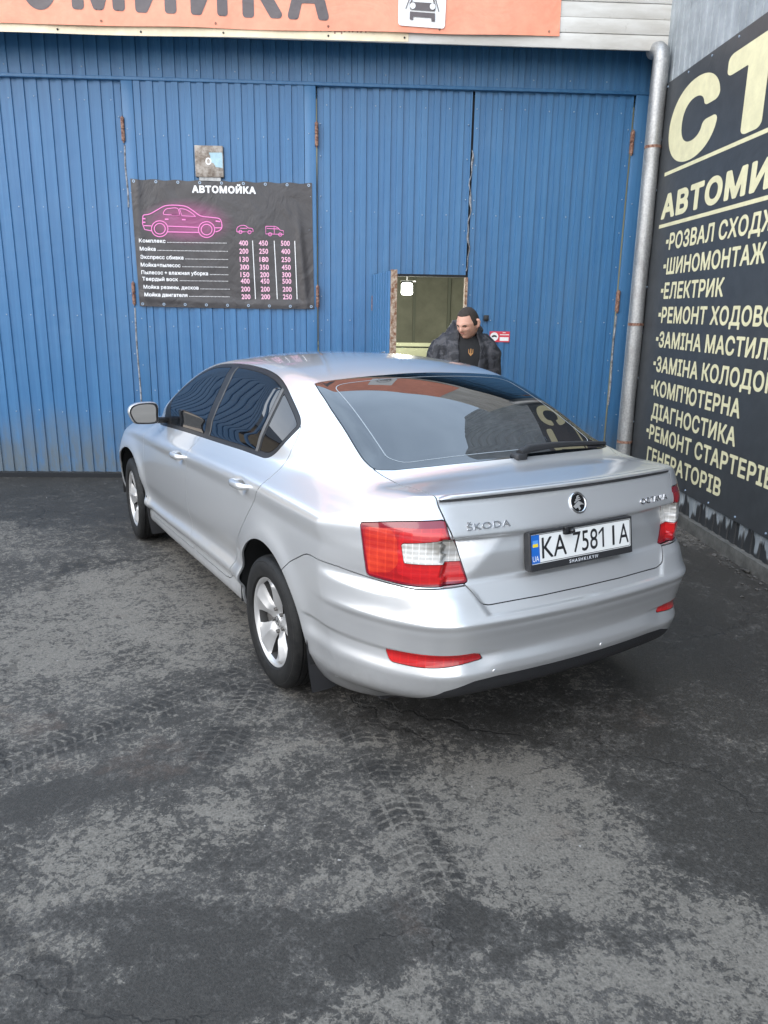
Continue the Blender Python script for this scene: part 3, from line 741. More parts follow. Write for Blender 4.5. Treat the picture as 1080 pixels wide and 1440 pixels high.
# ---- wheels
def make_wheel():
    root = empty('wheel')
    tp = [(.212, -.085), (.222, -.098), (.250, -.104), (.283, -.101), (.302, -.092), (.311, -.080), (.3145, -.060),
          (.3150, -.045), (.308, -.043), (.308, -.036), (.3155, -.034), (.3158, -.010), (.308, -.008), (.308, .000), (.3158, .002), (.3158, .026), (.308, .028), (.308, .035), (.3155, .037), (.3150, .058), (.308, .060), (.308, .066), (.3140, .068), (.311, .080), (.303, .092), (.294, .0975), (.291, .0990), (.288, .0985), (.283, .101), (.262, .1045), (.240, .102), (.222, .098), (.214, .090), (.208, .080), (.20, .06), (.20, -.07)]
    mb = MB(); mb.lathe(tp, 96, closed=True); mb.build('tyre', M['tyre'], root, 28)
    # rim: barrel, lip and five broad paddle spokes with a centre ridge
    mb = MB(); mb.mi = 1; mb.lathe([(.2145, .080), (.205, .070), (.198, .02), (.198, -.085), (.196, -.085), (.190, -.06), (.186, .02), (.190, .060), (.194, .070)], 96); mb.mi = 0; mb.lathe([(.194, .070), (.198, .078), (.2055, .0865), (.2125, .0890), (.2150, .0875), (.2155, .0845), (.2145, .080)], 96)
    NR, NA = 14, 20
    rr = [.030, .045, .060, .075, .090, .105, .120, .135, .150, .163, .175, .185, .193, .1985, .2005]
    wd = [36.5, 36.5, 36.0, 32.0, 28.0, 26.2, 25.6, 25.3, 25.3, 25.5, 25.8, 26.2, 26.6, 27.2, 36.5]
    yb = [.040, .043, .047, .051, .055, .058, .0605, .0630, .0655, .0680, .0705, .0730, .0755, .0775, .0790]
    for k in range(5):
        a0 = R_(90+72*k+6); V0 = []
        for i, r in enumerate(rr):
            for j in range(NA+1):
                q = -1+2*j/NA; a = a0+R_(wd[i])*q
                rid = max(0, 1-abs(q)); e = max(0, abs(q)-.70)/.30
                rs = sstep(np.array(r), .05, .09)*(1-sstep(np.array(r), .185, .203)*.8)
                y = yb[i]+float(rs)*(.0210*rid-.003*e-.003)
                V0.append((r*math.cos(a), y, r*math.sin(a)))
        nf = len(rr)-1; F0 = [(i*(NA+1)+j, i*(NA+1)+j+1, (i+1)*(NA+1)+j+1, (i+1)*(NA+1)+j) for i in range(nf) for j in range(NA)]
        mb.mi = 0; mb.add(V0, F0)
        mb.mi = 1
        for j in (0, NA):                                       # spoke flanks
            vs = []
            for i in range(len(rr)):
                v = V0[i*(NA+1)+j]; vs += [v, (v[0]*.985, v[1]-.034, v[2]*.985)]
            mb.add(vs, [(2*i, 2*i+1, 2*i+3, 2*i+2) for i in range(len(rr)-1)])
    mb.mi = 0
    rim = mb.build('rim', [M['alloy'], M['barrel']], root, 30)
    # hub cap with a small emblem ring, lug bolts
    mb = MB(); mb.lathe([(.0005, .0560), (.018, .0560), (.026, .0545), (.030, .0515), (.032, .046), (.032, .036)], 40); hc = mb.build('hub_cap', M['alloy'], root)
    mb = MB(); mb.lathe([(.019, .0562), (.0195, .0572), (.022, .0572), (.0225, .0560)], 40)
    mb.box((0, .0566, .004), (.006, .0012, .020)); mb.box((-.006, .0566, -.003), (.004, .0012, .012)); mb.box((.006, .0566, -.003), (.004, .0012, .012)); mb.build('cap_emblem', M['gloss_black'], hc)
    for k in range(5):
        mb = MB(); a = R_(90+72*k+36+6); c = Vector((.056*math.cos(a), 0, .056*math.sin(a)))
        mb.lathe([(.0005, .054), (.0055, .054), (.0070, .058), (.0085, .058), (.0095, .055), (.0095, .035)], 12, Matrix.Translation(c))
        mb.build('lug_bolt', M['brake'], rim)
    mb = MB(); mb.lathe([(.05, .012), (.128, .012), (.130, .010), (.130, -.005), (.05, -.005)], 48); mb.lathe([(.02, .02), (.06, .02), (.062, .0), (.062, -.05)], 30)
    mb.box((.098, .0, .03), (.075, .10, .11), Matrix.Rotation(R_(40), 4, 'Y'), .012)
    mb.build('brake_disc', M['brake'], root)
    return root
def copy_tree(o, parent=None):
    c = o.copy(); COL.objects.link(c); c.parent = parent
    for ch in list(o.children): copy_tree(ch, c)
    return c
w0 = make_wheel(); w0.parent = CAR
for i, (wx, sgn, spin) in enumerate(((0.0, 1, 0), (0.0, -1, 40), (2.686, 1, 25), (2.686, -1, 60))):
    o = w0 if i == 0 else copy_tree(w0, CAR)
    o.location = (wx, sgn*.772, .3100); o.scale = (.982, 1, .982); o.rotation_euler = (0, R_(spin), 0 if sgn > 0 else math.pi)
    if wx > 1: o.rotation_euler[2] += R_(-3)
# ---- mud flaps
for wx, yy in ((0.0, 1), (0.0, -1), (2.686, 1), (2.686, -1)):
    mb = MB()
    def flap(u, v, wx=wx, yy=yy):
        zt = .43-.33*v; bow = .03*math.sin(math.pi*u*.5)
        return (wx-.402+.012*v, yy*(.866-.17*u-.03*v*v*(1-u)), .42-.29*v+.05*v*max(0, u-.6)**1.5*2)
    mb.grid(flap, 6, 10); mb.grid(lambda u, v: tuple(np.array(flap(u, v))+[-.006, 0, 0]), 6, 10)
    mb.build('mud_flap', M['plastic'], CAR)
# ---- door mirrors
for sgn in (1, -1):
    S = Matrix.Diagonal((1, sgn, 1, 1))
    cs = [(.845, 1.100), (.93, 1.107), (.985, 1.092), (1.006, 1.062), (1.002, 1.03), (.98, .988), (.95, .978), (.85, .980), (.838, 1.03)]
    ring = catmull([(y, z) for y, z in cs], 5, True); cy = sum(p[0] for p in ring)/len(ring); cz = sum(p[1] for p in ring)/len(ring)
    mb = MB(); lay = [(1.932, 1.00), (1.940, 1.06), (1.965, 1.09), (2.00, 1.04), (2.035, .86), (2.055, .60), (2.062, .25)]; vs = []
    for x, s in lay:
        for y, z in ring: vs.append((x+.13*(y-.92), cy+(y-cy)*s, cz+(z-cz)*s))
    n = len(ring); fs = [(i*n+k, i*n+(k+1) % n, (i+1)*n+(k+1) % n, (i+1)*n+k) for i in range(len(lay)-1) for k in range(n)]+[tuple((len(lay)-1)*n+k for k in range(n))]
    mb.add(vs, fs, S); mir = mb.build('side_mirror', M['paint'], doors[('front_door', sgn)], 50)
    mb = MB()
    def lip(s, dx): return [(1.932+dx+.13*(y-.92), cy+(y-cy)*s, cz+(z-cz)*s) for y, z in ring]
    A = lip(1.03, .006)+lip(1.02, -.002)+lip(.90, -.003)+lip(.87, .006)
    mb.add(A, [(i*n+k, i*n+(k+1) % n, (i+1)*n+(k+1) % n, (i+1)*n+k) for i in range(3) for k in range(n)], S)
    # foot
    mb.box((2.005, .815, .985), (.075, .13, .034), S, .010)
    mb.build('mirror_frame', M['trim'], mir, 40)
    mb = MB(); mb.add(lip(.885, .0035), [tuple(range(n))], S); mb.build('mirror_glass', M['mirror'], mir)
# ---- door handles: a bowed bar standing in front of its cup
for k, hx, hz in (('front_door', 1.385, .852), ('rear_door', .31, .895)):
    for sgn in (1, -1):
        mb = MB(); pts = []; rs = []
        for i in range(13):
            t = -1+2*i/12; x = hx+.108*t
            y0 = float(side_y(np.array([x]), np.array([hz]))[0]); lift = .031*(1-abs(t)**5)
            pts.append((x, y0-.004+lift, hz+.004-.003*t)); rs.append(.0150*(1-.45*abs(t)**3))
        mb.tube(pts, rs, 10, M=Matrix.Diagonal((1, sgn, 1, 1)))
        for v in range(len(mb.v)):                               # taller than deep
            x, y, z = mb.v[v]; mb.v[v] = (x, y, hz+(z-hz)*1.35)
        h = mb.build('door_handle', M['paint'], doors[(k, sgn)], 60)
        y0 = float(side_y(np.array([hx+.085]), np.array([hz]))[0])
# ---- number plate, its holder and the small camera
from mathutils import Euler
PL = Matrix.Translation((-1.0445, 0, .8620)) @ Matrix(((0, 0, -1, 0), (-1, 0, 0, 0), (0, 1, 0, 0), (0, 0, 0, 1)))     # local x -> -y, y -> z, z -> -x (rearwards)
PL = PL @ Matrix.Rotation(R_(-9), 4, 'X')
mb = MB(); op = round_poly([(-.268, -.083), (.268, -.083), (.268, .066), (-.268, .066)], .012, 4); ip = rect(-.2595, -.0560, .2595, .0560, .006)
mb.prism(op, -.022, .003, PL)
hold = mb.build('plate_holder', M['plastic'], CAR)
mb = MB(); n = len(op)
mb.add([(x, y, .003) for x, y in op]+[(x*.985, y*.97, .0085) for x, y in op], [(i, (i+1) % n, n+(i+1) % n, n+i) for i in range(n)], PL)
mb.prism([(-.264, -.0805), (.264, -.0805), (.264, -.0560), (-.264, -.0560)], .003, .0085, PL); mb.prism([(-.264, .0560), (.264, .0560), (.264, .0640), (-.264, .0640)], .003, .0085, PL)
mb.prism([(-.264, -.056), (-.2595, -.056), (-.2595, .056), (-.264, .056)], .003, .0085, PL); mb.prism([(.2595, -.056), (.264, -.056), (.264, .056), (.2595, .056)], .003, .0085, PL)
mb.build('holder_rim', M['plastic'], hold)
mb = MB(); mb.prism(ip, .0030, .0050, PL); plate = mb.build('license_plate', M['white'], CAR)
tp = TextPile()
def on(x, y, z): return PL @ Matrix.Translation((x, y, z))
for s, x, wd in (('KA', -.206, .122), ('758', -.050, .128), ('I', .158, None), ('A', .194, .054)):
    tp.put(text_fit(s, wd, .078, .004, 1.0, 30, 'H'), on(x, -.039, .0056))
tp.poly([(.103, 0), (.1125, 0), (.1125, .078), (.1045, .078), (.0835, .0605), (.0835, .0500), (.103, .0655)], on(0, -.039, .0056))
tp.line(rect(-.2555, -.0522, .2555, .0522, .006), .0022, on(0, 0, .0055), True)
tp.build('plate_characters', M['ink'], plate)
tp = TextPile(); tp.poly([(-.2570, -.0535), (-.2175, -.0535), (-.2175, .0535), (-.2570, .0535)], on(0, 0, .0058)); tp.build('country_strip', M['plate_blue'], plate)
tp = TextPile(); tp.put(text_fit('UA', .030, .021, .004, 1, 24, 'H'), on(-.2525, -.046, .0062)); tp.build('country_code', M['plate_white'], plate)
tp = TextPile(); tp.poly([(-.2500, .008), (-.2245, .008), (-.2245, .020), (-.2500, .020)], on(0, 0, .0062)); tp.build('flag_stripe', M['plate_yellow'], plate)
tp = TextPile(); tp.poly([(-.2500, .020), (-.2245, .020), (-.2245, .033), (-.2500, .033)], on(0, 0, .0062)); tp.build('flag_stripe', simple('flag_blue', (.10, .32, .75), .4), plate)
tp = TextPile(); tp.put(text_fit('SHASHKI.KYIV', .150, .0125, .012, 1.25, 22, 'H'), on(-.075, -.0745, .0092)); tp.build('holder_lettering', M['plate_white'], hold)
mb = MB(); mb.box((-.080, .052, .012), (.042, .030, .022), PL, .005); mb.lathe([(.0005, .012), (.006, .012), (.009, .008), (.010, .0)], 16, PL @ Matrix.Translation((-.072, .050, .024)) @ Matrix.Rotation(R_(90), 4, 'X')); mb.build('rear_camera', M['gloss_black'], CAR)
# ---- badges on the tailgate
def hatch_frame(y, z, lean=20, yaw=0.0, lift=.002):
    # a frame on the rear face at (y, z): x to the right seen from behind, y up along the face, z outwards
    yy = abs(y); q = np.array([[0, y, z]]); lo, hi = -1.3, -.6
    for _ in range(40):
        m = (lo+hi)/2
        if sdf(np.array([[m, y, z]]))[0] < 0: hi = m
        else: lo = m
    e = 2e-3; p0 = np.array([hi, y, z]); g_ = np.array([(sdf((p0+d)[None])[0]-sdf((p0-d)[None])[0]) for d in np.eye(3)*e]); nrm = Vector(g_/np.linalg.norm(g_))
    up = Vector((0, 0, 1)); up = (up-nrm*up.dot(nrm)).normalized(); rt = up.cross(nrm)
    o = Vector(p0)+nrm*lift
    return Matrix(((rt.x, up.x, nrm.x, o.x), (rt.y, up.y, nrm.y, o.y), (rt.z, up.z, nrm.z, o.z), (0, 0, 0, 1)))
def raised(V, T, h):
    # flat lettering -> raised lettering
    n = len(V); e = np.concatenate([T[:, [0, 1]], T[:, [1, 2]], T[:, [2, 0]]]); es = np.sort(e, 1); key = es[:, 0].astype(np.int64)*n+es[:, 1]
    u, ix, ct = np.unique(key, return_index=True, return_counts=True); b = e[ix[ct == 1]]
    up_ = V+[0, 0, h]
    return np.concatenate([up_, V]), np.concatenate([T, np.stack([b[:, 0], b[:, 0]+n, b[:, 1]], 1), np.stack([b[:, 1], b[:, 0]+n, b[:, 1]+n], 1)])
for s, y, z, wd, cap in (('ŠKODA', .512, .956, .178, .024), ('OCTAVIA', -.348, .957, .178, .0225)):
    tp = TextPile(); Vt, Tt2 = text_fit(s, wd, cap, .012, 1.05, 24, 'H')
    n_ = 6; F0 = hatch_frame(y, z, lift=0)
    # follow the curved face letter by letter
    Vr, Tr = raised(Vt, Tt2, .004); out = np.empty_like(Vr); xs = np.linspace(0, wd, 15); fr = [np.array(hatch_frame(y-xx, z, lift=.0008)) for xx in xs]
    for i in range(len(Vr)):
        k = Vr[i, 0]/wd*14; a = min(int(k), 13); t = k-a
        Fm = fr[a]*(1-t)+fr[a+1]*t; out[i] = Fm[:3, 1]*Vr[i, 1]+Fm[:3, 2]*Vr[i, 2]+Fm[:3, 3]
    np_mesh('lettering', out, Tr, M['badge'], GATEO, smooth=False)
EM = hatch_frame(0.0, 1.003, lift=.0)
RXm = Matrix.Rotation(R_(90), 4, 'X')
mb = MB(); mb.lathe([(.0340, .0), (.0340, .004), (.0365, .0062), (.0400, .0062), (.0425, .0040), (.0430, .0)], 56, EM @ RXm); emb = mb.build('emblem', M['chrome'], GATEO)
mb = MB(); mb.lathe([(.0005, .0020), (.0345, .0020)], 48, EM @ RXm); mb.build('emblem_field', M['gloss_black'], emb)
tp = TextPile(); Ee = EM @ Matrix.Translation((0, 0, .0048))
sh = [(-.030, -.012), (-.018, -.004), (-.006, .004), (.004, .006), (.012, .002), (.026, -.010), (.010, -.008), (.002, -.012), (.006, -.024), (-.004, -.030), (-.008, -.018), (-.020, -.022)]
tp.poly(sh, Ee)
for k in range(3):
    o = k*.0088
    tp.poly([(-.020+o*.7, -.001+o), (-.004+o*.35, .0075+o*.9), (.012-o*.2, .010+o*.75), (.0145-o*.25, .0135+o*.75), (-.004+o*.3, .0130+o*.9), (-.021+o*.8, .0045+o)], Ee @ Matrix.Translation((0, 0, .0003*(k+1))))
tp.build('winged_mark', M['alloy'], emb)
# ---- spoiler lip across the end of the boot lid, with a dark strip painting the shade below it
def lip_curve(y):
    lo, hi = -1.3, -.6
    for _ in range(36):
        m = (lo+hi)/2
        if sdf(np.array([[m, y, 1.058]]))[0] < 0: hi = m
        else: lo = m
    return hi
ys = np.linspace(-.592, .592, 61); vs = []; vs2 = []
prof = [(.050, .0185), (.030, .0245), (.010, .0290), (-.006, .0300), (-.0125, .0275), (-.0135, .0225), (-.0110, .0180), (.004, .0120), (.02, .010)]
for y in ys:
    x0 = lip_curve(y); e = min(1, (.592-abs(y))/.05+.25)
    for dx, dz in prof: vs.append((x0+dx*1.0, y, 1.052+(dz-.018)*e+.018-.028*(abs(y)/.592)**4*.15))
    for dx, dz in ((.004, .016), (-.0025, .0150), (-.0025, .0055), (.004, .004)): vs2.append((x0+dx, y, 1.050+dz))
k = len(prof); mb = MB(); mb.add(vs, [(i*k+j, i*k+j+1, (i+1)*k+j+1, (i+1)*k+j) for i in range(60) for j in range(k-1)]+[tuple(range(k)), tuple(60*k+j for j in range(k-1, -1, -1))]); SPO = mb.build('spoiler', M['paint'], GATEO, 40)
mb = MB(); mb.add(vs2, [(i*4+j, i*4+j+1, (i+1)*4+j+1, (i+1)*4+j) for i in range(60) for j in range(3)]); mb.build('lip_shade', simple('lip_shade_grey', (.05, .05, .052), .6), SPO)
# ---- rear wiper, antenna fin, parking sensors
mb = MB()
pv = [(-.603, -.035, 1.112), (-.585, -.10, 1.128), (-.570, -.26, 1.130), (-.556, -.44, 1.122), (-.545, -.60, 1.112)]
mb.tube([Vector(p)+Vector((-.012, 0, .012)) for p in pv], [.020, .019, .014, .011, .007], 8)
mb.box((-.610, -.035, 1.112), (.055, .06, .034), None, .010)
wa = mb.build('rear_wiper', M['plastic'], CAR, 50)
mb = MB(); mb.tube([(-.560, -.12, 1.133), (-.548, -.36, 1.130), (-.538, -.625, 1.112)], [.006, .006, .004], 6); mb.build('wiper_blade', M['rubber'], wa)
for y, z in ((.421, .430), (-.10, .430)):
    F0 = hatch_frame(y, z, lift=0); mb = MB(); mb.lathe([(.0005, .0022), (.008, .0022), (.0095, 0)], 20, F0 @ RXm); mb.build('parking_sensor', M['paint'], BUMPO)
# ------------------------------------------------------------------ materials of the place
def blue_mat():
    m, t, b = new_mat('blue_sheet'); g = NG(t); v = g.obj(); s = g.sep(v)
    streak = g.noise(g.mapping(v, scale=(26, 26, .7)), 1.0, 5, .6)
    cloud = g.noise(v, 1.1, 5, .6); fine = g.noise(v, 34, 5, .7)
    c = g.mix(g.ramp(streak, .3, .75), (.034, .126, .268), (.050, .163, .322))
    c = g.mix(g.math('MULTIPLY', g.ramp(cloud, .45, .8), .45), c, (.075, .165, .29))
    # road grime on the lowest half metre, with an uneven upper edge
    zz = g.math('ADD', s[2], g.math('MULTIPLY', g.math('SUBTRACT', cloud, .5), .55))
    grime = g.math('MULTIPLY', g.ramp(zz, .78, .14), g.ramp(g.noise(g.mapping(v, scale=(9, 9, 2.2)), 1.0, 6, .7), .25, .62))
    c = g.mix(g.math('MULTIPLY', grime, .80), c, (.115, .120, .105))
    chips = g.math('MULTIPLY', g.ramp(fine, .70, .76), g.ramp(g.noise(v, 2.3, 3), .55, .70))
    c = g.mix(g.math('MULTIPLY', chips, .55), c, (.34, .38, .42))
    g.link(c, b.inputs['Base Color']); g.link(g.math('ADD', .38, g.math('MULTIPLY', grime, .4)), b.inputs['Roughness'])
    g.link(g.bump(g.noise(v, 3.0, 3), .25, .03), b.inputs['Normal'])
    return m
M['blue'] = blue_mat()
M['blue_dark'] = simple('blue_frame', (.018, .085, .27), .45, var=.25, vscale=14)
M['screw'] = simple('screw_zinc', (.30, .38, .48), .35, .3)
def rust_mat(name, a, b_, scale=30):
    m, t, b = new_mat(name); g = NG(t); v = g.obj()
    n = g.noise(v, scale, 7, .75); c = g.mix(g.ramp(n, .38, .62), a, b_); g.link(c, b.inputs['Base Color']); b.inputs['Roughness'].default_value = .85
    g.link(g.bump(n, .5, .004), b.inputs['Normal']); return m
M['rust'] = rust_mat('rusty_steel', (.18, .075, .035), (.50, .40, .31), 26)
M['hinge'] = rust_mat('hinge_steel', (.10, .035, .025), (.34, .20, .14), 40)
M['dark_gap'] = simple('dark_gap', (.012, .013, .015), .9)
M['rod'] = rust_mat('worn_rod', (.10, .095, .095), (.34, .35, .37), 22)
def siding_mat():
    m, t, b = new_mat('white_siding'); g = NG(t); v = g.obj()
    n = g.noise(g.mapping(v, scale=(1.2, 1.2, 5)), 1.0, 6, .65); d = g.noise(v, 14, 5, .7)
    c = g.mix(g.ramp(n, .3, .75), (.52, .49, .44), (.74, .72, .68)); c = g.mix(g.math('MULTIPLY', g.ramp(d, .62, .75), .35), c, (.30, .27, .23))
    g.link(c, b.inputs['Base Color']); b.inputs['Roughness'].default_value = .5; return m
M['siding'] = siding_mat()
def vinyl(name, col, var=.10, rough=.45, bump=.35, bs=2.2):
    m, t, b = new_mat(name); g = NG(t); v = g.obj(); n = g.noise(v, bs, 4, .55, .8); d = g.noise(v, 9, 6, .7)
    c = g.mix(g.ramp(d, .25, .8), tuple(x*(1-var) for x in col), tuple(min(1, x*(1+var)) for x in col)); g.link(c, b.inputs['Base Color'])
    b.inputs['Roughness'].default_value = rough; g.link(g.bump(n, bump, .05), b.inputs['Normal']); return m
M['orange'] = vinyl('orange_vinyl', (.80, .30, .185)); M['banner_ink'] = vinyl('banner_grey_ink', (.105, .085, .085)); M['banner_white'] = vinyl('banner_white', (.80, .79, .77), .03)
M['cream'] = vinyl('cream_vinyl', (.78, .66, .46), .12)
def price_mat():
    m = vinyl('price_black_vinyl', (.052, .046, .046), .15, .42, .5, 3.0); t = m.node_tree; g = NG(t); b = t.nodes['Principled BSDF']; old = b.inputs['Base Color'].links[0].from_socket
    q = g.n('ShaderNodeMapping', vector_type='TEXTURE'); g.link(g.obj(), q.inputs[0]); q.inputs['Location'].default_value = (-4.36, -.03, 2.50); q.inputs['Scale'].default_value = (.42, 10, .20)
    l = g.n('ShaderNodeVectorMath', operation='LENGTH'); g.link(q.outputs[0], l.inputs[0])
    g.link(g.mix(g.math('MULTIPLY', g.ramp(l.outputs['Value'], 1.15, .2), .85), old, (.30, .060, .17)), b.inputs['Base Color']); return m
M['price'] = price_mat() if True else vinyl('price_black_vinyl', (.052, .046, .046), .15, .42, .5, 3.0)
M['sign'] = vinyl('sign_black_vinyl', (.048, .052, .056), .16, .42, .15, 1.2)
M['sign_yellow'] = vinyl('sign_cream_letters', (.72, .67, .42), .10, .5, .05)
M['pink'] = simple('banner_pink', (.82, .22, .52), .5); M['pink_dim'] = simple('banner_pink_glow', (.24, .055, .14), .5, var=.3, vscale=7); M['pink_soft'] = simple('banner_pink_halo', (.10, .046, .068), .5, var=.3, vscale=7)
M['text_white'] = simple('banner_text_white', (.80, .78, .77), .5); M['price_pink'] = simple('banner_price_pink', (.86, .46, .60), .5)
def galv_mat():
    m, t, b = new_mat('galvanised_steel'); g = NG(t); v = g.obj()
    n = g.voro(v, 55); d = g.noise(g.mapping(v, scale=(8, 8, 2.5)), 1, 6, .7)
    c = g.mix(n, (.30, .30, .30), (.46, .46, .45)); c = g.mix(g.math('MULTIPLY', g.ramp(d, .50, .72), .65), c, (.17, .155, .14))
    g.link(c, b.inputs['Base Color']); b.inputs['Metallic'].default_value = .65; g.link(g.math('ADD', .35, g.math('MULTIPLY', d, .3)), b.inputs['Roughness']); return m
M['galv'] = galv_mat()
def plinth_mat():
    m, t, b = new_mat('pale_sheet'); g = NG(t); v = g.obj(); s = g.sep(v)
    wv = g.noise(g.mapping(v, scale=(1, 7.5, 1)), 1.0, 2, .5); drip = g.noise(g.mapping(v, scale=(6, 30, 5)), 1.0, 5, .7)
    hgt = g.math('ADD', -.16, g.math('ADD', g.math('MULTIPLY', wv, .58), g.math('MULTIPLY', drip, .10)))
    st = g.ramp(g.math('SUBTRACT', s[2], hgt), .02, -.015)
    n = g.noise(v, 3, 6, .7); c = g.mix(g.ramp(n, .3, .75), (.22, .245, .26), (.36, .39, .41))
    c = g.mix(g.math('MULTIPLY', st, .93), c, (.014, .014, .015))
    g.link(c, b.inputs['Base Color']); b.inputs['Roughness'].default_value = .6; return m
M['pale_sheet'] = plinth_mat()
def asphalt_mat():
    m, t, b = new_mat('old_asphalt'); g = NG(t); v = g.geo()
    warp = g.n('ShaderNodeTexNoise'); g.link(v, warp.inputs['Vector']); warp.inputs['Scale'].default_value = 2.2; warp.inputs['Detail'].default_value = 5; warp.inputs['Roughness'].default_value = .65
    wv = g.n('ShaderNodeVectorMath', operation='MULTIPLY_ADD'); g.link(warp.outputs['Color'], wv.inputs[0]); wv.inputs[1].default_value = (.55, .55, 0); 
    off = g.n('ShaderNodeVectorMath', operation='ADD'); g.link(v, off.inputs[0]); off.inputs[1].default_value = (-.275, -.275, 0); g.link(off.outputs[0], wv.inputs[2]); q = wv.outputs[0]
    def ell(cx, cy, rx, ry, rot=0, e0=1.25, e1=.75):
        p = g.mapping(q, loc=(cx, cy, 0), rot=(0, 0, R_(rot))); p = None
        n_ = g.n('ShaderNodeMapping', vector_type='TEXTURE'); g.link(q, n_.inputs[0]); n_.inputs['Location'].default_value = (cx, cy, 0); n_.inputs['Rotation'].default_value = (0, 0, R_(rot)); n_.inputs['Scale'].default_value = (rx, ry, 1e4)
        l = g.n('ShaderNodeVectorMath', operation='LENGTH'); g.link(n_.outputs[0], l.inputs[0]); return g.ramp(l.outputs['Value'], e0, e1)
    def mx(*a):
        o = a[0]
        for k in a[1:]: o = g.math('MAXIMUM', o, k)
        return o
    big = g.noise(v, .55, 4, .6, .4); mid = g.noise(v, 2.6, 6, .68, .5); fine = g.noise(v, 17, 6, .72, .4); grit = g.noise(v, 160, 3, .7)
    blot = g.noise(v, 8.5, 5, .62, 1.6)
    # dry dusty film (light); wet / oily film and painted shade by the car (dark), broken up by blotches
    light = mx(ell(-2.25, -5.62, .62, .42, 20), ell(-1.75, -6.15, .45, .22, 0), ell(-3.45, -5.65, .42, .20, 35), ell(-3.9, -3.6, 1.0, .75, 60), ell(-3.15, -5.05, .30, .20, 30), ell(-3.6, -6.2, .25, .10, 10), ell(-2.75, -6.30, .25, .12, 0))
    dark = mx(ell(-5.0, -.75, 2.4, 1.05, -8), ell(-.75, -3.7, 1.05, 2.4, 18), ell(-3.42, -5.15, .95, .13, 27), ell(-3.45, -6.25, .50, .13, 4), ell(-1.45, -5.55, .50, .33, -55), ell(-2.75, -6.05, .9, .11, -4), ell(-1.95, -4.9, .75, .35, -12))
    base = g.mix(g.ramp(mid, .28, .74), (.050, .047, .043), (.088, .082, .075))
    blot2 = g.noise(v, 25, 4, .6, 1.3); blot3 = g.noise(v, 55, 4, .65, .6)
    bl = g.math('ADD', g.math('MULTIPLY', blot, .50), g.math('ADD', g.math('MULTIPLY', blot2, .72), g.math('MULTIPLY', blot3, .62)))      # mean about .6
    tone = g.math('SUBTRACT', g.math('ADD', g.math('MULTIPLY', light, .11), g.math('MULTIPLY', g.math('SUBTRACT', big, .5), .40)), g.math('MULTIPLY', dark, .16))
    tone = g.math('ADD', tone, g.math('MULTIPLY', g.math('SUBTRACT', mid, .5), .40))
    val = g.math('ADD', g.math('ADD', g.math('SUBTRACT', bl, .345), tone), g.math('MULTIPLY', g.math('SUBTRACT', grit, .5), .34))
    f1 = g.ramp(val, .56, .69)
    c = g.mix(g.math('MULTIPLY', f1, .78), base, (.172, .156, .134))
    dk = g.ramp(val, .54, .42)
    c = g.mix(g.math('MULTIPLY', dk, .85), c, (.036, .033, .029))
    # tyre prints: rows of tread blocks along straight runs
    def track(x0, y0, x1, y1, wd, per, amp):
        L = math.hypot(x1-x0, y1-y0); n_ = g.n('ShaderNodeMapping', vector_type='TEXTURE'); g.link(v, n_.inputs[0]); n_.inputs['Location'].default_value = (x0, y0, 0); n_.inputs['Rotation'].default_value = (0, 0, math.atan2(y1-y0, x1-x0)); s = g.sep(n_.outputs[0])
        bend = g.math('MULTIPLY', g.math('SINE', g.math('MULTIPLY', s[0], 1.7)), amp); yy = g.math('SUBTRACT', s[1], bend); ay = g.math('ABSOLUTE', yy)
        inside = g.math('MULTIPLY', g.ramp(ay, wd/2+.012, wd/2-.012), g.math('MULTIPLY', g.ramp(s[0], -.05, .15), g.ramp(s[0], L+.1, L-.25)))
        fr = g.math('FRACT', g.math('ADD', g.math('MULTIPLY', s[0], 1/per), g.math('MULTIPLY', ay, 9)))
        gap = g.math('MAXIMUM', g.ramp(fr, .40, .20), g.ramp(g.math('ABSOLUTE', g.math('SUBTRACT', ay, wd*.22)), .010, .004))
        return g.math('MULTIPLY', inside, g.math('SUBTRACT', 1.0, gap)), g.math('MULTIPLY', inside, gap)
    ts = [track(-4.9, -5.96, -3.02, -4.18, .20, .040, .02), track(-3.36, -5.3, -3.0, -3.75, .18, .038, .02), track(-2.50, -6.0, -2.78, -4.7, .19, .040, .03)]
    tr = (mx(*[q_[0] for q_ in ts]), mx(*[q_[1] for q_ in ts]))
    trm = g.math('MULTIPLY', tr[0], g.ramp(g.noise(v, 7.5, 5, .7), .37, .58)); trg = g.math('MULTIPLY', tr[1], g.ramp(g.noise(v, 6.0, 5, .7), .46, .64))
    c = g.mix(g.math('MULTIPLY', trg, .20), c, (.130, .120, .107)); c = g.mix(g.math('MULTIPLY', trm, .78), c, (.024, .023, .022))
    # cracks
    ck = g.voro(g.n('ShaderNodeVectorMath', operation='ADD').outputs[0] if False else q, .75, 'DISTANCE_TO_EDGE'); ckm = g.math('MULTIPLY', g.ramp(ck, .008, .002), g.ramp(g.noise(v, .9, 3), .46, .56))
    c = g.mix(g.math('MULTIPLY', ckm, .45), c, (.018, .017, .016))
    rusty = g.math('MULTIPLY', g.ramp(g.noise(v, 1.3, 5, .7), .60, .74), .35); c = g.mix(rusty, c, (.105, .070, .052))
    c = g.mix(g.math('MULTIPLY', g.ramp(grit, .62, .76), .28), c, (.30, .29, .28)); c = g.mix(g.math('MULTIPLY', g.ramp(grit, .42, .28), .35), c, (.016, .016, .017))
    agg = g.voro(v, 115); spk = g.noise(v, 75, 4, .75)
    k = g.math('ADD', .36, g.math('ADD', g.math('MULTIPLY', agg, .55), g.math('MULTIPLY', spk, .72)))
    c = g.mix(1.0, c, g.n('ShaderNodeCombineColor').outputs[0], 'MULTIPLY') if False else c
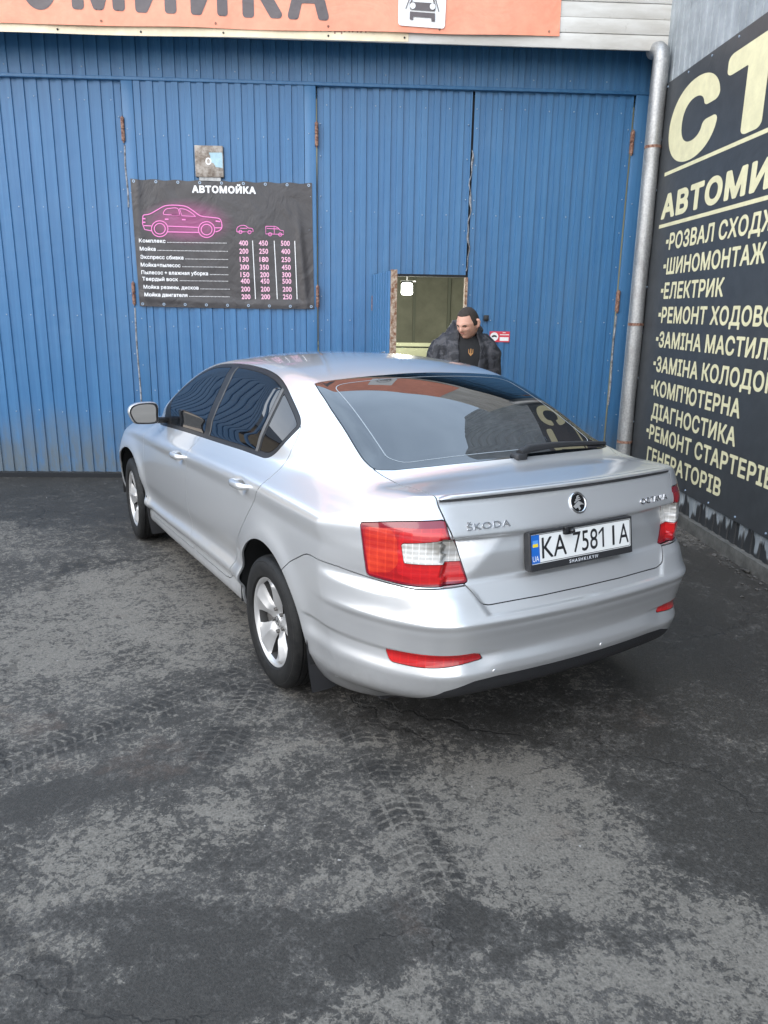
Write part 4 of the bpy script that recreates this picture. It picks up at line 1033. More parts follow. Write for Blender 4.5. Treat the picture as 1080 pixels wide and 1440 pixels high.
    kc = g.n('ShaderNodeCombineColor'); [g.link(k, kc.inputs[i]) for i in range(3)]; c = g.mix(1.0, c, kc.outputs[0], 'MULTIPLY')
    g.link(c, b.inputs['Base Color'])
    g.link(g.math('SUBTRACT', .90, g.math('MULTIPLY', dk, .26)), b.inputs['Roughness']); b.inputs['Specular IOR Level'].default_value = .25
    h = g.math('ADD', g.math('MULTIPLY', grit, .5), g.math('ADD', g.math('MULTIPLY', fine, .7), g.math('MULTIPLY', f1, .25)))
    h = g.math('SUBTRACT', h, g.math('MULTIPLY', ckm, .5)); h = g.math('SUBTRACT', h, g.math('MULTIPLY', trm, .3))
    g.link(g.bump(h, .6, .010), b.inputs['Normal'])
    return m
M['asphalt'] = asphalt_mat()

# ------------------------------------------------------------------ the ground
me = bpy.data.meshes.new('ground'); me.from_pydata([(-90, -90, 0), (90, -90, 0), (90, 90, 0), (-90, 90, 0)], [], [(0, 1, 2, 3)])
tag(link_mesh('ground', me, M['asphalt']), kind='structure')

# ------------------------------------------------------------------ profiled sheet
PER = .115
def sheet(mb, x0, x1, z0, z1, y=0.0, ax='x', depth=.0125, phase=0.0, sgn=-1, nz=1, wob=0.0, z1b=None):
    # trapezoid ribs standing upright between x0 and x1 (along x or along y), ribs towards the viewer
    xs = []; k0 = int(math.floor((x0-phase)/PER))-1; k1 = int(math.ceil((x1-phase)/PER))+1
    for k in range(k0, k1+1):
        b = phase+k*PER
        for o, h in ((0, 0), (.0035, 1), (.060, 1), (.0640, 0)): xs.append((b+o, h))
    P = [(x, h) for x, h in xs if x0 < x < x1]
    def hh(x): 
        o = (x-phase) % PER; return 1.0 if .0035 <= o <= .060 else 0.0
    P = [(x0, hh(x0))]+P+[(x1, hh(x1))]
    vs = []; fs = []; n = len(P)
    for j in range(nz+1):
        for x, h in P:
            zt = z1 if z1b is None else z1+(z1b-z1)*(x-x0)/(x1-x0)
            z = z0+(zt-z0)*j/nz; yy = y+sgn*depth*h+wob*math.sin(3.1*x+2.3*z)*math.sin(1.7*z+x)
            vs.append((x, yy, z) if ax == 'x' else (yy, x, z))
    for j in range(nz):
        for i in range(n-1):
            q = (j*n+i, j*n+i+1, (j+1)*n+i+1, (j+1)*n+i); fs.append(q)
    mb.add(vs, fs)
def screws(mb, pts, y, r=.0062):
    # domed heads with a washer, part of the sheet's own mesh
    for x, z in pts:
        mb.lathe([(.0005, -.007), (r*.55, -.006), (r*.62, -.002), (r, -.001), (r, .001)], 8, Matrix.Translation((x, y, z)))
def rib(x, phase=0.0):
    return phase+round((x-phase-.032)/PER)*PER+.032
rnd = random.Random(4)
PH = -4.93 % PER
# ---- the blue wall above and between the gates
WALL = empty('blue_wall', (-3.5, 0, 0)); WALL.location = (0, 0, 0)
tag(WALL, 'blue profiled metal wall that frames the gates under the white fascia', 'wall')
mb = MB(); sheet(mb, -8.1, .02, 3.73, 4.35, -.012, phase=PH); mb.mi = 1; screws(mb, [(rib(-8.0+.345*i, PH), 3.80+.01*rnd.random()) for i in range(23)], -.025); mb.build('wall_sheet', [M['blue'], M['screw']], WALL, 20)
mb = MB(); sheet(mb, -4.82, -3.22, .04, 3.73, -.010, phase=PH+.02); mb.mi = 1
screws(mb, [(rib(-4.75+.23*i, PH+.02)+rnd.uniform(-.01, .01), z+rnd.uniform(-.01, .01)) for i in range(7) for z in (3.25, 1.52, .9)], -.023); mb.build('wall_sheet', [M['blue'], M['screw']], WALL, 20)
mb = MB(); sheet(mb, -8.1, -8.0, .04, 3.73, -.010, phase=PH); mb.build('wall_sheet', M['blue'], WALL, 20)
# flat flashings beside the gates
for x0, x1 in ((-4.905, -4.80), (-3.235, -3.128), (-.118, .02)):
    mb = MB(); mb.box(((x0+x1)/2, -.008, 1.88), (x1-x0, .03, 3.69), None, .004); mb.mi = 1
    screws(mb, [((x0+x1)/2+rnd.uniform(-.02, .02), z) for z in (3.3, 2.75, 2.45, 2.1, 1.6, 1.15, .7)], -.024, .0055); mb.build('flashing', [M['blue'], M['screw']], WALL)
mb = MB(); mb.box((-4.05, 3.4, 4.40), (8.1, 6.7, 1.20)); mb.build('roof_block', M['dark_gap'], WALL)
mb = MB(); mb.box((-4.05, .30, 3.705), (8.1, .46, .05)); mb.build('lintel', M['dark_gap'], WALL)
mb = MB(); mb.box((-4.03, -.006, .02), (8.1, .04, .05)); mb.build('sill_strip', M['dark_gap'], WALL)

mb = MB(); mb.box((-4.04, -.010, 3.722), (8.12, .050, .030), None, .004); mb.build('drip_strip', M['blue'], WALL)
# ---- gate leaves
def hinge(parent, x, z, y=-.032, col='hinge'):
    mb = MB()
    mb.tube([(x, y, z-.10), (x, y, z-.004)], .0165, 14); mb.tube([(x, y, z+.004), (x, y, z+.10)], .0165, 14); mb.tube([(x, y, z-.115), (x, y, z+.112)], .007, 8)
    mb.box((x, y+.020, z), (.030, .02, .19)); mb.build('hinge', M[col], parent)
def leaf(name, label, x0, x1, hx, hole=None, ph=0.0):
    root = empty('gate_leaf'); tag(root, label, 'gate', 'metal gate leaves in the blue wall')
    mb = MB(); z0, z1 = .055, 3.722
    if hole is None: sheet(mb, x0, x1, z0, z1, .022, phase=ph, nz=14, wob=.0035)
    else:
        hx0, hx1, hz = hole
        sheet(mb, x0, hx0, z0, z1, .022, phase=ph, nz=14, wob=.003); sheet(mb, hx0, x1, hz, z1, .022, phase=ph, nz=8, wob=.003); sheet(mb, hx0, x1, z0, .16, .022, phase=ph)
    mb.mi = 1; pts = []
    for z in (3.55, 2.62, 1.62, .68):
        n = int((x1-x0)/.23)
        for i in range(n+1):
            x = rib(x0+.06+i*.23, ph)
            if x < x1-.02 and not (hole and hole[0]-.02 < x and z < hole[2]): pts.append((x+rnd.uniform(-.006, .006), z+rnd.uniform(-.012, .012)))
    for e in (x0+.03, x1-.03):
        for k in range(11):
            z = 3.40-k*.31+rnd.uniform(-.03, .03)
            if not (hole and e > hole[0] and z < hole[2]): pts.append((e, z))
    screws(mb, pts, .0085); mb.build('sheet', [M['blue'], M['screw']], root, 20)
    mb = MB()
    fr = [((x0+x1)/2, z, x1-x0, .04) for z in (3.66, .085)] if not hole else [((x0+x1)/2, 3.66, x1-x0, .04)]
    for cx, cz, wx_, hz_ in fr: mb.box((cx, .055, cz), (wx_, .045, hz_))
    for cx in (x0+.02, x1-.02):
        lo = .06
        if hole and cx > hole[0]: lo = hole[2]+.0
        mb.box((cx, .055, (lo+3.68)/2), (.04, .045, 3.68-lo))
    mb.build('frame', M['blue_dark'], root)
    if hx is not None:
        for z in (3.295, 1.835): hinge(root, hx, z, -.03)
    return root
l1 = leaf('gate_leaf', 'closed blue metal gate leaf left of the price banner, grimy along its foot', -6.40, -4.918, -4.908, ph=PH)
leaf('gate_leaf', 'closed blue metal gate leaf at the far left end of the wall', -7.95, -6.415, -7.96, ph=PH)
l2 = leaf('gate_leaf', 'blue metal gate leaf with the open doorway cut into it', -3.118, -1.662, -3.122, hole=(-2.545, -1.662, 2.045), ph=PH+.03)
l3 = leaf('gate_leaf', 'closed blue metal gate leaf beside the grey drainpipe, right of the doorway', -1.640, -.130, -.122, ph=PH+.06)
# worn locking rods next to the hinges, torn seam between the two centre leaves
for par, x, z0, z1, y in ((l1, -4.909, .62, 1.70, -.022), (l1, -4.905, 2.62, 3.16, -.022), (l3, -.126, .80, 1.70, -.024)):
    mb = MB(); pts = [(x+.004*math.sin(7*t), y, z0+(z1-z0)*t) for t in [i/12 for i in range(13)]]; mb.tube(pts, .0085, 8); mb.build('locking_rod', M['rod'], par)
mb = MB(); pts = []
for i in range(40):
    t = i/39; z = 3.2-1.1*t; pts.append((-1.650+.010*math.sin(t*17)+.006*math.sin(t*41), .0, z))
mb.tube(pts, [.003+.007*max(0, math.sin(t*.157*math.pi))**2+.003*rnd.random() for t in range(40)], 6); mb.build('torn_edge', M['rod'], l3)
mb = MB(); mb.box((-1.651, .040, 1.87), (.026, .02, 3.6)); mb.build('gap_strip', M['dark_gap'], l3)
# doorway lining: rusty right jamb, dark head
mb = MB(); mb.box((-1.655, .02, 1.10), (.026, .09, 1.88)); mb.build('door_jamb', M['rust'], l2)
mb = MB(); mb.box((-2.10, .045, 2.052), (.89, .09, .022)); mb.build('door_head', M['dark_gap'], l2)
# ---- the wicket door, swung open towards us
WD = empty('wicket_door', (-2.548, -.004, 0), R_(-80.8)); tag(WD, 'narrow blue metal door swung open, its rusty edge facing us', 'door')
mb = MB(); sheet(mb, .0, .80, .17, 2.05, -.026, phase=.01); mb.build('sheet', M['blue'], WD, 20)
mb = MB()
for c, d in (((.815, 0, 1.11), (.055, .050, 1.90)), ((.40, 0, 2.03), (.80, .044, .035)), ((.40, 0, .19), (.80, .044, .035)), ((.02, 0, 1.11), (.04, .044, 1.88)), ((.4, 0, 1.1), (.76, .044, .03))): mb.box(c, d)
mb.build('door_frame', M['rust'], WD)
mb = MB(); mb.box((.42, .024, 1.11), (.74, .004, 1.8)); mb.build('inner_lining', M['blue_dark'], WD)
for z in (1.78, .55):
    mb = MB(); mb.tube([(-.006, -.03, z-.07), (-.006, -.03, z+.07)], .013, 12); mb.build('hinge', M['hinge'], WD)
mb = MB(); mb.tube([(.70, -.045, 1.20), (.70, -.075, 1.20), (.70, -.075, 1.34), (.70, -.045, 1.34)], .008, 8); mb.build('handle', M['rod'], WD)
mb = MB(); mb.box((-2.556, -.012, 1.11), (.020, .014, 1.9)); mb.build('door_post', M['dark_gap'], l2)
# ---- the dim room behind the doorway
M['room'] = simple('room_plaster', (.21, .213, .17), .85, var=.2, vscale=3); M['room_floor'] = simple('room_floor', (.10, .10, .085), .5, var=.3, vscale=3)
def slab(name, c, d, mat):
    mb = MB(); mb.box(c, d); return tag(mb.build(name, mat), kind='structure')
slab('room_floor', (-2.2, 3.2, .01), (4.4, 6.1, .02), M['room_floor']); slab('room_ceiling', (-2.2, 3.2, 3.66), (4.4, 6.1, .04), M['room'])
slab('room_back_wall', (-2.2, 6.3, 1.84), (4.4, .12, 3.68), M['room']); slab('room_side_wall', (-4.45, 3.2, 1.84), (.1, 6.1, 3.68), M['room']); slab('room_side_wall', (.06, 3.2, 1.84), (.1, 6.1, 3.68), M['room'])
mb = MB(); mb.box((-2.0, 3.5, .61), (2.6, .10, 1.22)); mb.box((-2.0, 3.5, 1.245), (2.66, .16, .05))
pt = mb.build('low_partition', simple('pale_partition', (.14, .145, .10), .35, var=.12, vscale=4)); tag(pt, 'low pale partition standing inside the dim doorway', 'partition')
mb = MB()
for i in range(4): mb.box((-2.9+.62*i, 6.20, 1.8), (.05, .06, 3.4))
mb.box((-2.0, 6.19, 2.35), (2.4, .05, .10)); pp = mb.build('wall_battens', simple('batten_grey', (.15, .16, .13), .8)); tag(pp, 'grey battens fixed to the back wall of the dim room', 'battens')
LAMP = empty('work_lamp', (-2.045, 2.75, 2.0)); tag(LAMP, 'lit white work lamp hanging inside the doorway', 'lamp')
lm, lt, lb = new_mat('lamp_glow'); lb.inputs['Base Color'].default_value = (1, 1, 1, 1); lb.inputs['Emission Color'].default_value = (.93, 1, .86, 1); lb.inputs['Emission Strength'].default_value = 5.0
mb = MB(); mb.box((0, 0, 0), (.15, .05, .15), None, .02); mb.build('lamp_face', lm, LAMP)
mb = MB(); mb.box((.02, .06, .10), (.20, .04, .018)); mb.tube([(0, .02, .11), (0, .02, 1.64)], .008, 6); mb.build('lamp_bracket', M['plastic'], LAMP)
ld = bpy.data.lights.new('lamp_light', 'POINT'); ld.energy = 115; ld.shadow_soft_size = .08; ld.color = (1, .98, .82)
lo = bpy.data.objects.new('lamp_light', ld); COL.objects.link(lo); lo.parent = LAMP; lo.location = (.0, -.22, -.12)

# ------------------------------------------------------------------ fascia, banners
FY = -.40
FAS = empty('roof_fascia'); tag(FAS, 'white horizontal siding fascia overhanging the blue wall', 'fascia')
for i in range(9):
    mb = MB(); z = 3.965+i*.122
    mb.box((-4.04, FY+.012-.004*(i % 2), z+.0595), (8.14, .024, .119), None, .004)
    mb.build('siding_board', M['siding'], FAS)
mb = MB(); mb.box((-4.04, FY+.034, 4.52), (8.14, .02, 1.10)); mb.build('backing', M['dark_gap'], FAS)
mb = MB(); mb.box((-4.04, FY/2+.02, 4.352), (8.14, .40, .02)); mb.build('soffit', simple('soffit_sheet', (.30, .31, .32), .6, var=.2), FAS)
mb = MB(); mb.box((.045, FY+.02, 4.52), (.05, .06, 1.12)); mb.build('corner_trim', M['siding'], FAS)
# orange banner: hung a little proud of the siding, slightly slack
OB = empty('orange_banner', (0, 0, 0)); tag(OB, 'orange vinyl banner with grey lettering and a white car wash pictogram', 'banner')
def zlow(x): return 4.010+.0075*(x+5.8)+.004*math.sin(x*4.1)
def oy(x, z): return FY-.024-.006*math.sin(x*2.3+z*3)-.004*math.sin(x*7.1-z*5)
x0, x1 = -7.9, -.985
mb = MB(); mb.grid(lambda u, v: ((x0+(x1-x0)*u)-.012*v*(u > .99), oy(x0+(x1-x0)*u, v), zlow(x0+(x1-x0)*u)*(1-v)+5.02*v), 150, 14); mb.mi = 1
for i in range(8):
    x = -7.8+i*.96; mb.lathe([(.004, -.003), (.009, -.003), (.009, .001)], 10, Matrix.Translation((x, oy(x, .04)-.002, zlow(x)+.035)))
mb.build('vinyl_sheet', [M['orange'], M['hinge']], OB, 60)
WX = Matrix(((1, 0, 0, 0), (0, 0, -1, 0), (0, 1, 0, 0), (0, 0, 0, 1)))       # flat lettering on a wall that faces -Y
def onw(x, y, z): return Matrix.Translation((x, y, z)) @ WX
def conform(V, lift): V[:, 1] = [oy(a, (c-zlow(a))/(5.02-zlow(a)))-lift for a, b_, c in V]; return V
def banner_text(pile, name, mat, parent, lift):
    V = np.concatenate(pile.V); T = np.concatenate(pile.T); V = conform(V.copy(), lift); return np_mesh(name, V, T, mat, parent, smooth=False)
tp = TextPile()
for ch, xl, xr, zb in (('А', -6.92, -6.57, 4.14), ('В', -6.47, -6.15, 4.14), ('Т', -6.08, -5.72, 4.140), ('О', -5.58, -5.265, 4.125), ('М', -5.155, -4.715, 4.128), ('И', -4.63, -4.285, 4.122), ('Й', -4.165, -3.855, 4.118), ('К', -3.73, -3.395, 4.114), ('А', -3.345, -2.995, 4.110)):
    tp.put(text_fit(ch, xr-xl, .50, .050, 1, 40), onw(xl, 0, zb))
banner_text(tp, 'lettering', M['banner_ink'], OB, .003)
tp = TextPile(); tp.poly(round_poly([(-2.40, 4.085), (-1.995, 4.072), (-1.985, 4.62), (-2.40, 4.62)], .03, 4), onw(0, 0, 0)); 
V_ = np.concatenate(tp.V); PIC = banner_text(tp, 'pictogram_panel', M['banner_white'], OB, .010)
def pic(pts, bm_=None):
    return [(-2.385+(px_-560)/66*.395, 4.088+(38-py_)/38*.232) for px_, py_ in pts]
tp = TextPile()
tp.poly(round_poly(pic([(573.5, 9), (611, 9.5), (610.5, 19.5), (574, 18.5)]), .012, 3), onw(0, 0, 0))
tp.poly(pic([(574, 21), (610.5, 22), (610.5, 32.5), (605.5, 32.5), (605, 28), (579, 27), (579, 31.5), (574, 31)]), onw(0, 0, 0))
tp.line(pic([(576, 9), (580, -4), (604, -4), (609, 9)]), .012, onw(0, 0, 0)); tp.line(pic([(568, 18), (577, -4)]), .008, onw(0, 0, 0)); tp.line(pic([(616, 20), (607.5, -4)]), .008, onw(0, 0, 0))
tp.line(pic([(577, -8), (592, -22), (607, -8)]), .012, onw(0, 0, 0))
banner_text(tp, 'pictogram', M['banner_ink'], PIC, .014)
tp = TextPile()
for cx in (578, 606.5):
    c = pic([(cx, 14)])[0]; tp.poly([(c[0]+.024*math.cos(a), c[1]+.024*math.sin(a)) for a in np.linspace(0, 2*math.pi, 20)[:-1]], onw(0, 0, 0))
banner_text(tp, 'headlamp_dots', M['banner_white'], PIC, .017)
# older cream banner showing below it
CB = empty('cream_banner'); tag(CB, 'pale cream banner strip peeping out below the orange banner', 'banner')
mb = MB(); x0c, x1c = -7.8, -2.305
def cz(x): return 3.948+.008*(x+5.8)+.004*math.sin(x*3.0)
mb.grid(lambda u, v: (x0c+(x1c-x0c)*u, FY-.0045-.0015*math.sin(9*u+v), cz(x0c+(x1c-x0c)*u)+v*.16), 90, 3); mb.mi = 1
for x in (-5.3, -4.6, -3.9, -3.0, -2.34): mb.lathe([(.0005, -.004), (.008, -.003), (.009, .002)], 8, Matrix.Translation((x, FY-.008, cz(x)+.03)))
mb.build('vinyl_sheet', [M['cream'], M['rubber']], CB, 60)
tp = TextPile(); Vt = text_fit('години', .40, .075, .01, 1, 20, 'Н'); tp.put(Vt, onw(-3.07, FY-.0075, 4.030)); tp.build('lettering', vinyl('faded_print', (.30, .16, .12)), CB)
# ---- price banner
PB = empty('price_banner'); tag(PB, 'black price list banner with a pink outlined car, hung between the gates', 'banner')
bx0, bx1, bz0, bz1 = -4.868, -3.170, 1.716, 2.872
def pY(x, z):
    u = (x-bx0)/(bx1-bx0); v = (z-bz0)/(bz1-bz0)
    return -.034-.010*math.sin(u*math.pi)*math.sin(v*math.pi)-.006*math.sin(9*u+3*v)-.018*math.exp(-((u-.955+.05*v)/.022)**2)*math.sin(math.pi*min(1, v+.15))-.010*math.exp(-((u-.035)/.02)**2)-.007*math.exp(-((v-.03-.10*(u-.7)**2)/.03)**2)-.005*math.exp(-((u-.62-.25*(1-v))/.03)**2)*v
def pedge(u, v):
    x = bx0+(bx1-bx0)*u; z = bz0+(bz1-bz0)*v; sag = .010*math.sin(u*8*math.pi)**2*(v > .99)-.012*math.sin(u*math.pi)*(v < .01)
    return (x+.012*(1-v), pY(x, z), z-sag*(1 if v > .99 else -.6))
mb = MB(); mb.grid(pedge, 220, 110); mb.mi = 1
for i in range(9):
    for z, dx in ((bz1-.022, 0), (bz0+.022, .014)):
        x = bx0+.03+i*(bx1-bx0-.06)/8+dx; mb.lathe([(.007, -.003), (.0135, -.003), (.0135, .0)], 12, Matrix.Translation((x, pY(x, z)-.001, z)))
mb.build('vinyl_sheet', [M['price'], M['screw']], PB, 80)
def pb_build(pile, name, mat, lift, par=None):
    V = np.concatenate(pile.V).copy(); T = np.concatenate(pile.T)
    V[:, 1] = [pY(a, c)-lift for a, b_, c in V]; return np_mesh(name, V, T, mat, par or PB, smooth=False)
def bp(u, v): return (bx0+(bx1-bx0)*u, bz0+(bz1-bz0)*(1-v))     # fractions across / down the banner
def crop(px_, py_):                                              # banner measured on a 1080 x 800 enlargement
    tl, tr, br, bl = (30, 52), (1030, 66), (1042, 778), (70, 765)
    u = .5; v = .5
    for _ in range(25):
        x = (1-v)*((1-u)*tl[0]+u*tr[0])+v*((1-u)*bl[0]+u*br[0]); y = (1-v)*((1-u)*tl[1]+u*tr[1])+v*((1-u)*bl[1]+u*br[1])
        u += (px_-x)/1000; v += (py_-y)/714
    return bp(u, v)
def cps(l): return [crop(*p) for p in l]
I4 = onw(0, 0, 0)
tp = TextPile(); a = crop(368, 126); b_ = crop(720, 130); tp.put(text_fit('АВТОМОЙКА', b_[0]-a[0], .066, .055, 1, 30), onw(a[0], 0, a[1])); pb_build(tp, 'heading', M['text_white'], .004)
def outline(tp, pts, wd, closed=False): tp.line(cps(pts), wd, I4, closed)
tp = TextPile(); Wd = .0085
bodyl = catmull([(98, 262), (104, 250), (135, 244), (175, 222), (215, 200), (262, 194), (330, 200), (370, 222), (415, 252), (470, 260), (515, 266), (530, 285), (532, 318), (515, 335), (497, 340)], 5)
outline(tp, bodyl, Wd); outline(tp, [(98, 262), (97, 300), (108, 330), (146, 337)], Wd); outline(tp, [(232, 342), (404, 344)], Wd); outline(tp, [(104, 308), (148, 310)], Wd); outline(tp, [(236, 310), (402, 316)], Wd); outline(tp, [(490, 318), (530, 318)], Wd)
for cx, cy in ((190, 325), (448, 328)):
    for r in (45, 30):
        outline(tp, [(cx+r*math.cos(t), cy+r*.98*math.sin(t)) for t in np.linspace(0, 2*math.pi, 28)[:-1]], Wd, True)
outline(tp, catmull([(212, 246), (210, 236), (222, 218), (245, 212), (288, 212), (300, 250)], 4)+[(212, 246)], Wd*.8); outline(tp, catmull([(298, 213), (330, 217), (365, 236), (388, 256)], 4)+[(312, 252), (298, 213)], Wd*.8)
outline(tp, [(218, 272), (238, 272)], .012); outline(tp, [(312, 273), (332, 274)], .012); outline(tp, [(98, 270), (112, 270)], .012); outline(tp, [(98, 290), (112, 290)], .012); outline(tp, [(498, 280), (524, 284)], .012)
for ox, k in ((616, 0), (776, 1)):                               # the two small vehicles over the price columns
    if k == 0:
        outline(tp, catmull([(ox, 340), (ox, 322), (ox+10, 310), (ox+28, 304), (ox+48, 306), (ox+64, 318), (ox+86, 322), (ox+90, 338)], 4)+[(ox, 340)], .006)
        wh = ((ox+20, 340), (ox+70, 341)); outline(tp, [(ox+18, 320), (ox+58, 320)], .006)
    else:
        outline(tp, [(ox, 308), (ox+50, 308), (ox+66, 314), (ox+78, 328), (ox+98, 332), (ox+100, 352), (ox, 350), (ox, 308)], .006)
        wh = ((ox+24, 352), (ox+80, 353)); outline(tp, [(ox+6, 320), (ox+70, 322)], .006); outline(tp, [(ox+46, 308), (ox+48, 348)], .005)
    for cx, cy in wh: outline(tp, [(cx+9*math.cos(t), cy+9*math.sin(t)) for t in np.linspace(0, 2*math.pi, 14)[:-1]], .006, True)
pb_build(tp, 'pink_drawings', M['pink'], .004)
rows = [('Комплекс', 78, 402, 222, '400', '450', '500'), ('Мойка', 82, 448, 168, '200', '250', '400'), ('Экспресс сбивка', 85, 494, 320, '130', '180', '250'), ('Мойка+пылесос', 87, 538, 304, '300', '350', '450'),
        ('Пылесос + влажная уборка', 90, 581, 456, '150', '200', '300'), ('Твердый воск', 95, 618, 290, '400', '450', '500'), ('Мойка резины, дисков', 101, 664, 404, '200', '200', '200'), ('Мойка двигателя', 106, 708, 342, '200', '200', '250')]
tw = TextPile(); tpk = TextPile()
for s, xl, yb, xr, *pr in rows:
    a = crop(xl, yb); b_ = crop(xr, yb+2); tw.put(text_fit(s, b_[0]-a[0], .036, .030, 1, 20), onw(a[0], 0, a[1]))
    xd = xr+12; xe = 560+(yb-400)*.055
    while xd < xe:
        c = crop(xd, yb-3+(xd-xl)*.008); tw.poly([(c[0]-.0035, c[1]-.003), (c[0]+.0035, c[1]-.003), (c[0]+.0035, c[1]+.003), (c[0]-.0035, c[1]+.003)], I4); xd += 7.5
    for k, p in enumerate(pr):
        sx = (628, 738, 860)[k]+(yb-400)*.045; c = crop(sx, yb+14); e = crop(sx+50, yb+14); tpk.put(text_fit(p, e[0]-c[0], .047, .022, 1, 22, '0'), onw(c[0], 0, c[1]))
for xa, xb in ((703, 720), (823, 842), (937, 953)): tw.line(cps([(xa, 388), (xb, 722)]), .0075, I4)
pb_build(tw, 'list_lettering', M['text_white'], .004); pb_build(tpk, 'price_figures', M['price_pink'], .004)
# ---- weathered plate box above it
BX = empty('weathered_plate', (-4.126, -.03, 3.035)); tag(BX, 'weathered square plate with a torn blue sticker, above the price banner', 'plate')
mb = MB(); mb.box((0, 0, 0), (.262, .045, .272), None, .004); mb.build('plate', rust_mat('weathered_board', (.17, .13, .10), (.44, .39, .34), 9), BX)
mb = MB(); mb.box((0, .0, -.152), (.20, .02, .03)); mb.build('bracket', M['galv'], BX)
tp = TextPile(); tp.poly([(.0, .075), (.125, .078), (.125, -.055), (.06, -.048), (.045, -.02), (.008, .0), (.015, .04)], onw(0, -.0235, 0)); tp.build('torn_sticker', vinyl('sticker_blue', (.36, .52, .58), .25), BX)
tp = TextPile(); tp.line([(-.005+.022*math.cos(t), -.0+.026*math.sin(t)) for t in np.linspace(0, 2*math.pi, 18)[:-1]], .012, onw(0, -.024, 0), True); tp.build('sticker_ring', M['banner_white'], BX)
# ---- small things on the right-hand leaf
WS_ = empty('warning_sign', (-1.292, .008, 1.473)); tag(WS_, 'small red sign with a white disc beside the doorway', 'sign')
mb = MB(); mb.box((0, 0, 0), (.205, .006, .105)); mb.build('sign_plate', simple('sign_red', (.62, .045, .07), .45), WS_)
tp = TextPile(); tp.poly([(-.055+.042*math.cos(t), .0+.042*math.sin(t)) for t in np.linspace(0, 2*math.pi, 26)[:-1]], onw(0, -.0042, 0)); tp.poly([(.002, .016), (.095, .016), (.095, .024), (.002, .024)], onw(0, -.0042, 0)); tp.poly([(.002, -.040), (.092, -.040), (.092, -.004), (.002, -.004)], onw(0, -.0042, 0)); tp.poly([(.03, .037), (.06, .037), (.06, .043), (.03, .043)], onw(0, -.0042, 0)); tp.build('white_print', M['banner_white'], WS_)
tp = TextPile(); tp.poly(catmull([(-.082, .0), (-.070, .014), (-.045, .016), (-.030, .006), (-.030, -.006), (-.05, -.002), (-.075, -.006)], 3, True), onw(0, -.0052, 0)); tp.build('dark_mark', M['ink'], WS_)
mb = MB(); mb.box((0, 0, 0), (.052, .028, .055), None, .006); mb.box((0, -.016, .0), (.030, .008, .034), None, .003); kb = mb.build('junction_box', M['plastic']); kb.location = (-1.440, -.002, 1.655); tag(kb, 'small dark box on the blue leaf beside the man', 'box')

# ------------------------------------------------------------------ drainpipe in the corner
DP = empty('drainpipe', (-.098, -.515, 0)); tag(DP, 'dented galvanised drainpipe in the corner beside the black sign', 'drainpipe')
def pipe(z0, z1, r0, seed, flare=0.0):
    rr = random.Random(seed); n = 22; k = max(6, int((z1-z0)/.05)); vs = []
    for j in range(k+1):
        z = z0+(z1-z0)*j/k
        for i in range(n):
            a = 2*math.pi*i/n; r = r0*(1+.03*math.sin(3*a+z*5+seed)+.035*math.sin(z*9+2*a+seed)*math.sin(z*3.3+seed)); r += flare if j > k-2 else 0
            vs.append((r*math.cos(a), r*math.sin(a), z))
    mb = MB(); mb.add(vs, [(j*n+i, j*n+(i+1) % n, (j+1)*n+(i+1) % n, (j+1)*n+i) for j in range(k) for i in range(n)]); return mb
for z0, z1, s, fl_ in ((.12, 1.33, 1, .003), (1.30, 2.30, 2, .003), (2.28, 3.17, 3, .004), (3.14, 3.86, 4, 0)):
    mb = pipe(z0, z1, .0655, s, fl_); mb.tube([(.058, .02, z0), (.0665, .02, (z0+z1)/2), (.058, .02, z1)], .005, 6); mb.build('pipe_section', M['galv'], DP, 50)
mb = MB(); mb.tube([(0, 0, 3.84), (0, .004, 3.89), (0, .03, 3.935), (0, .08, 3.965), (0, .16, 3.985), (0, .22, 3.99)], .066, 20); mb.build('pipe_elbow', M['galv'], DP)
for z in (3.16, 1.62, .5):
    mb = MB(); mb.lathe([(.068, -.012), (.072, -.012), (.072, .012), (.068, .012)], 28, Matrix.Translation((0, 0, z)) @ Matrix.Rotation(R_(90), 4, 'X'), True); mb.box((.085, 0, z), (.05, .02, .02)); mb.build('pipe_clip', M['hinge'], DP)
# ------------------------------------------------------------------ building on the right with the big black sign
SB = empty('side_building'); tag(SB, 'pale sheet-clad side building that carries the black sign', 'building')
mb = MB(); sheet(mb, -9.0, -.02, .02, 6.2, .0, 'y', .010, 0.0, -1); mb.build('wall_sheet', M['pale_sheet'], SB, 20)
mb = MB(); mb.box((1.5, -4.5, 3.1), (2.9, 8.9, 6.2)); mb.build('core', M['dark_gap'], SB)
mb = MB(); mb.box((.0, -2.95, .05), (.10, 4.9, .10)); mb.build('plinth', simple('concrete_foot', (.10, .098, .09), .9, var=.5, vscale=7, bump=.6, bscale=25), SB)
SG = empty('black_sign'); tag(SG, 'large black signboard with cream lettering on the right-hand wall', 'sign')
SGB = MB(); SGB.box((-.022, -3.35, 1.975), (.018, 5.75, 3.39)); SGB.mi = 1
WR = Matrix(((0, 0, -1, 0), (-1, 0, 0, 0), (0, 1, 0, 0), (0, 0, 0, 1)))       # flat lettering on a wall that faces -X, read towards -Y
def onr(y, z, l=0): return Matrix.Translation((-.0325-l, y, z)) @ WR
tp = TextPile()
for ch, y0, y1 in (('С', -.690, -1.610), ('Т', -1.700, -2.620), ('О', -2.76, -3.72)): tp.put(text_fit(ch, y0-y1, .600, .060, 1, 44), onr(y0, 2.948))
tp.put(text_fit('АВТОМИЙКА', 2.72, .205, .050, 1, 36), onr(-.700, 2.530))
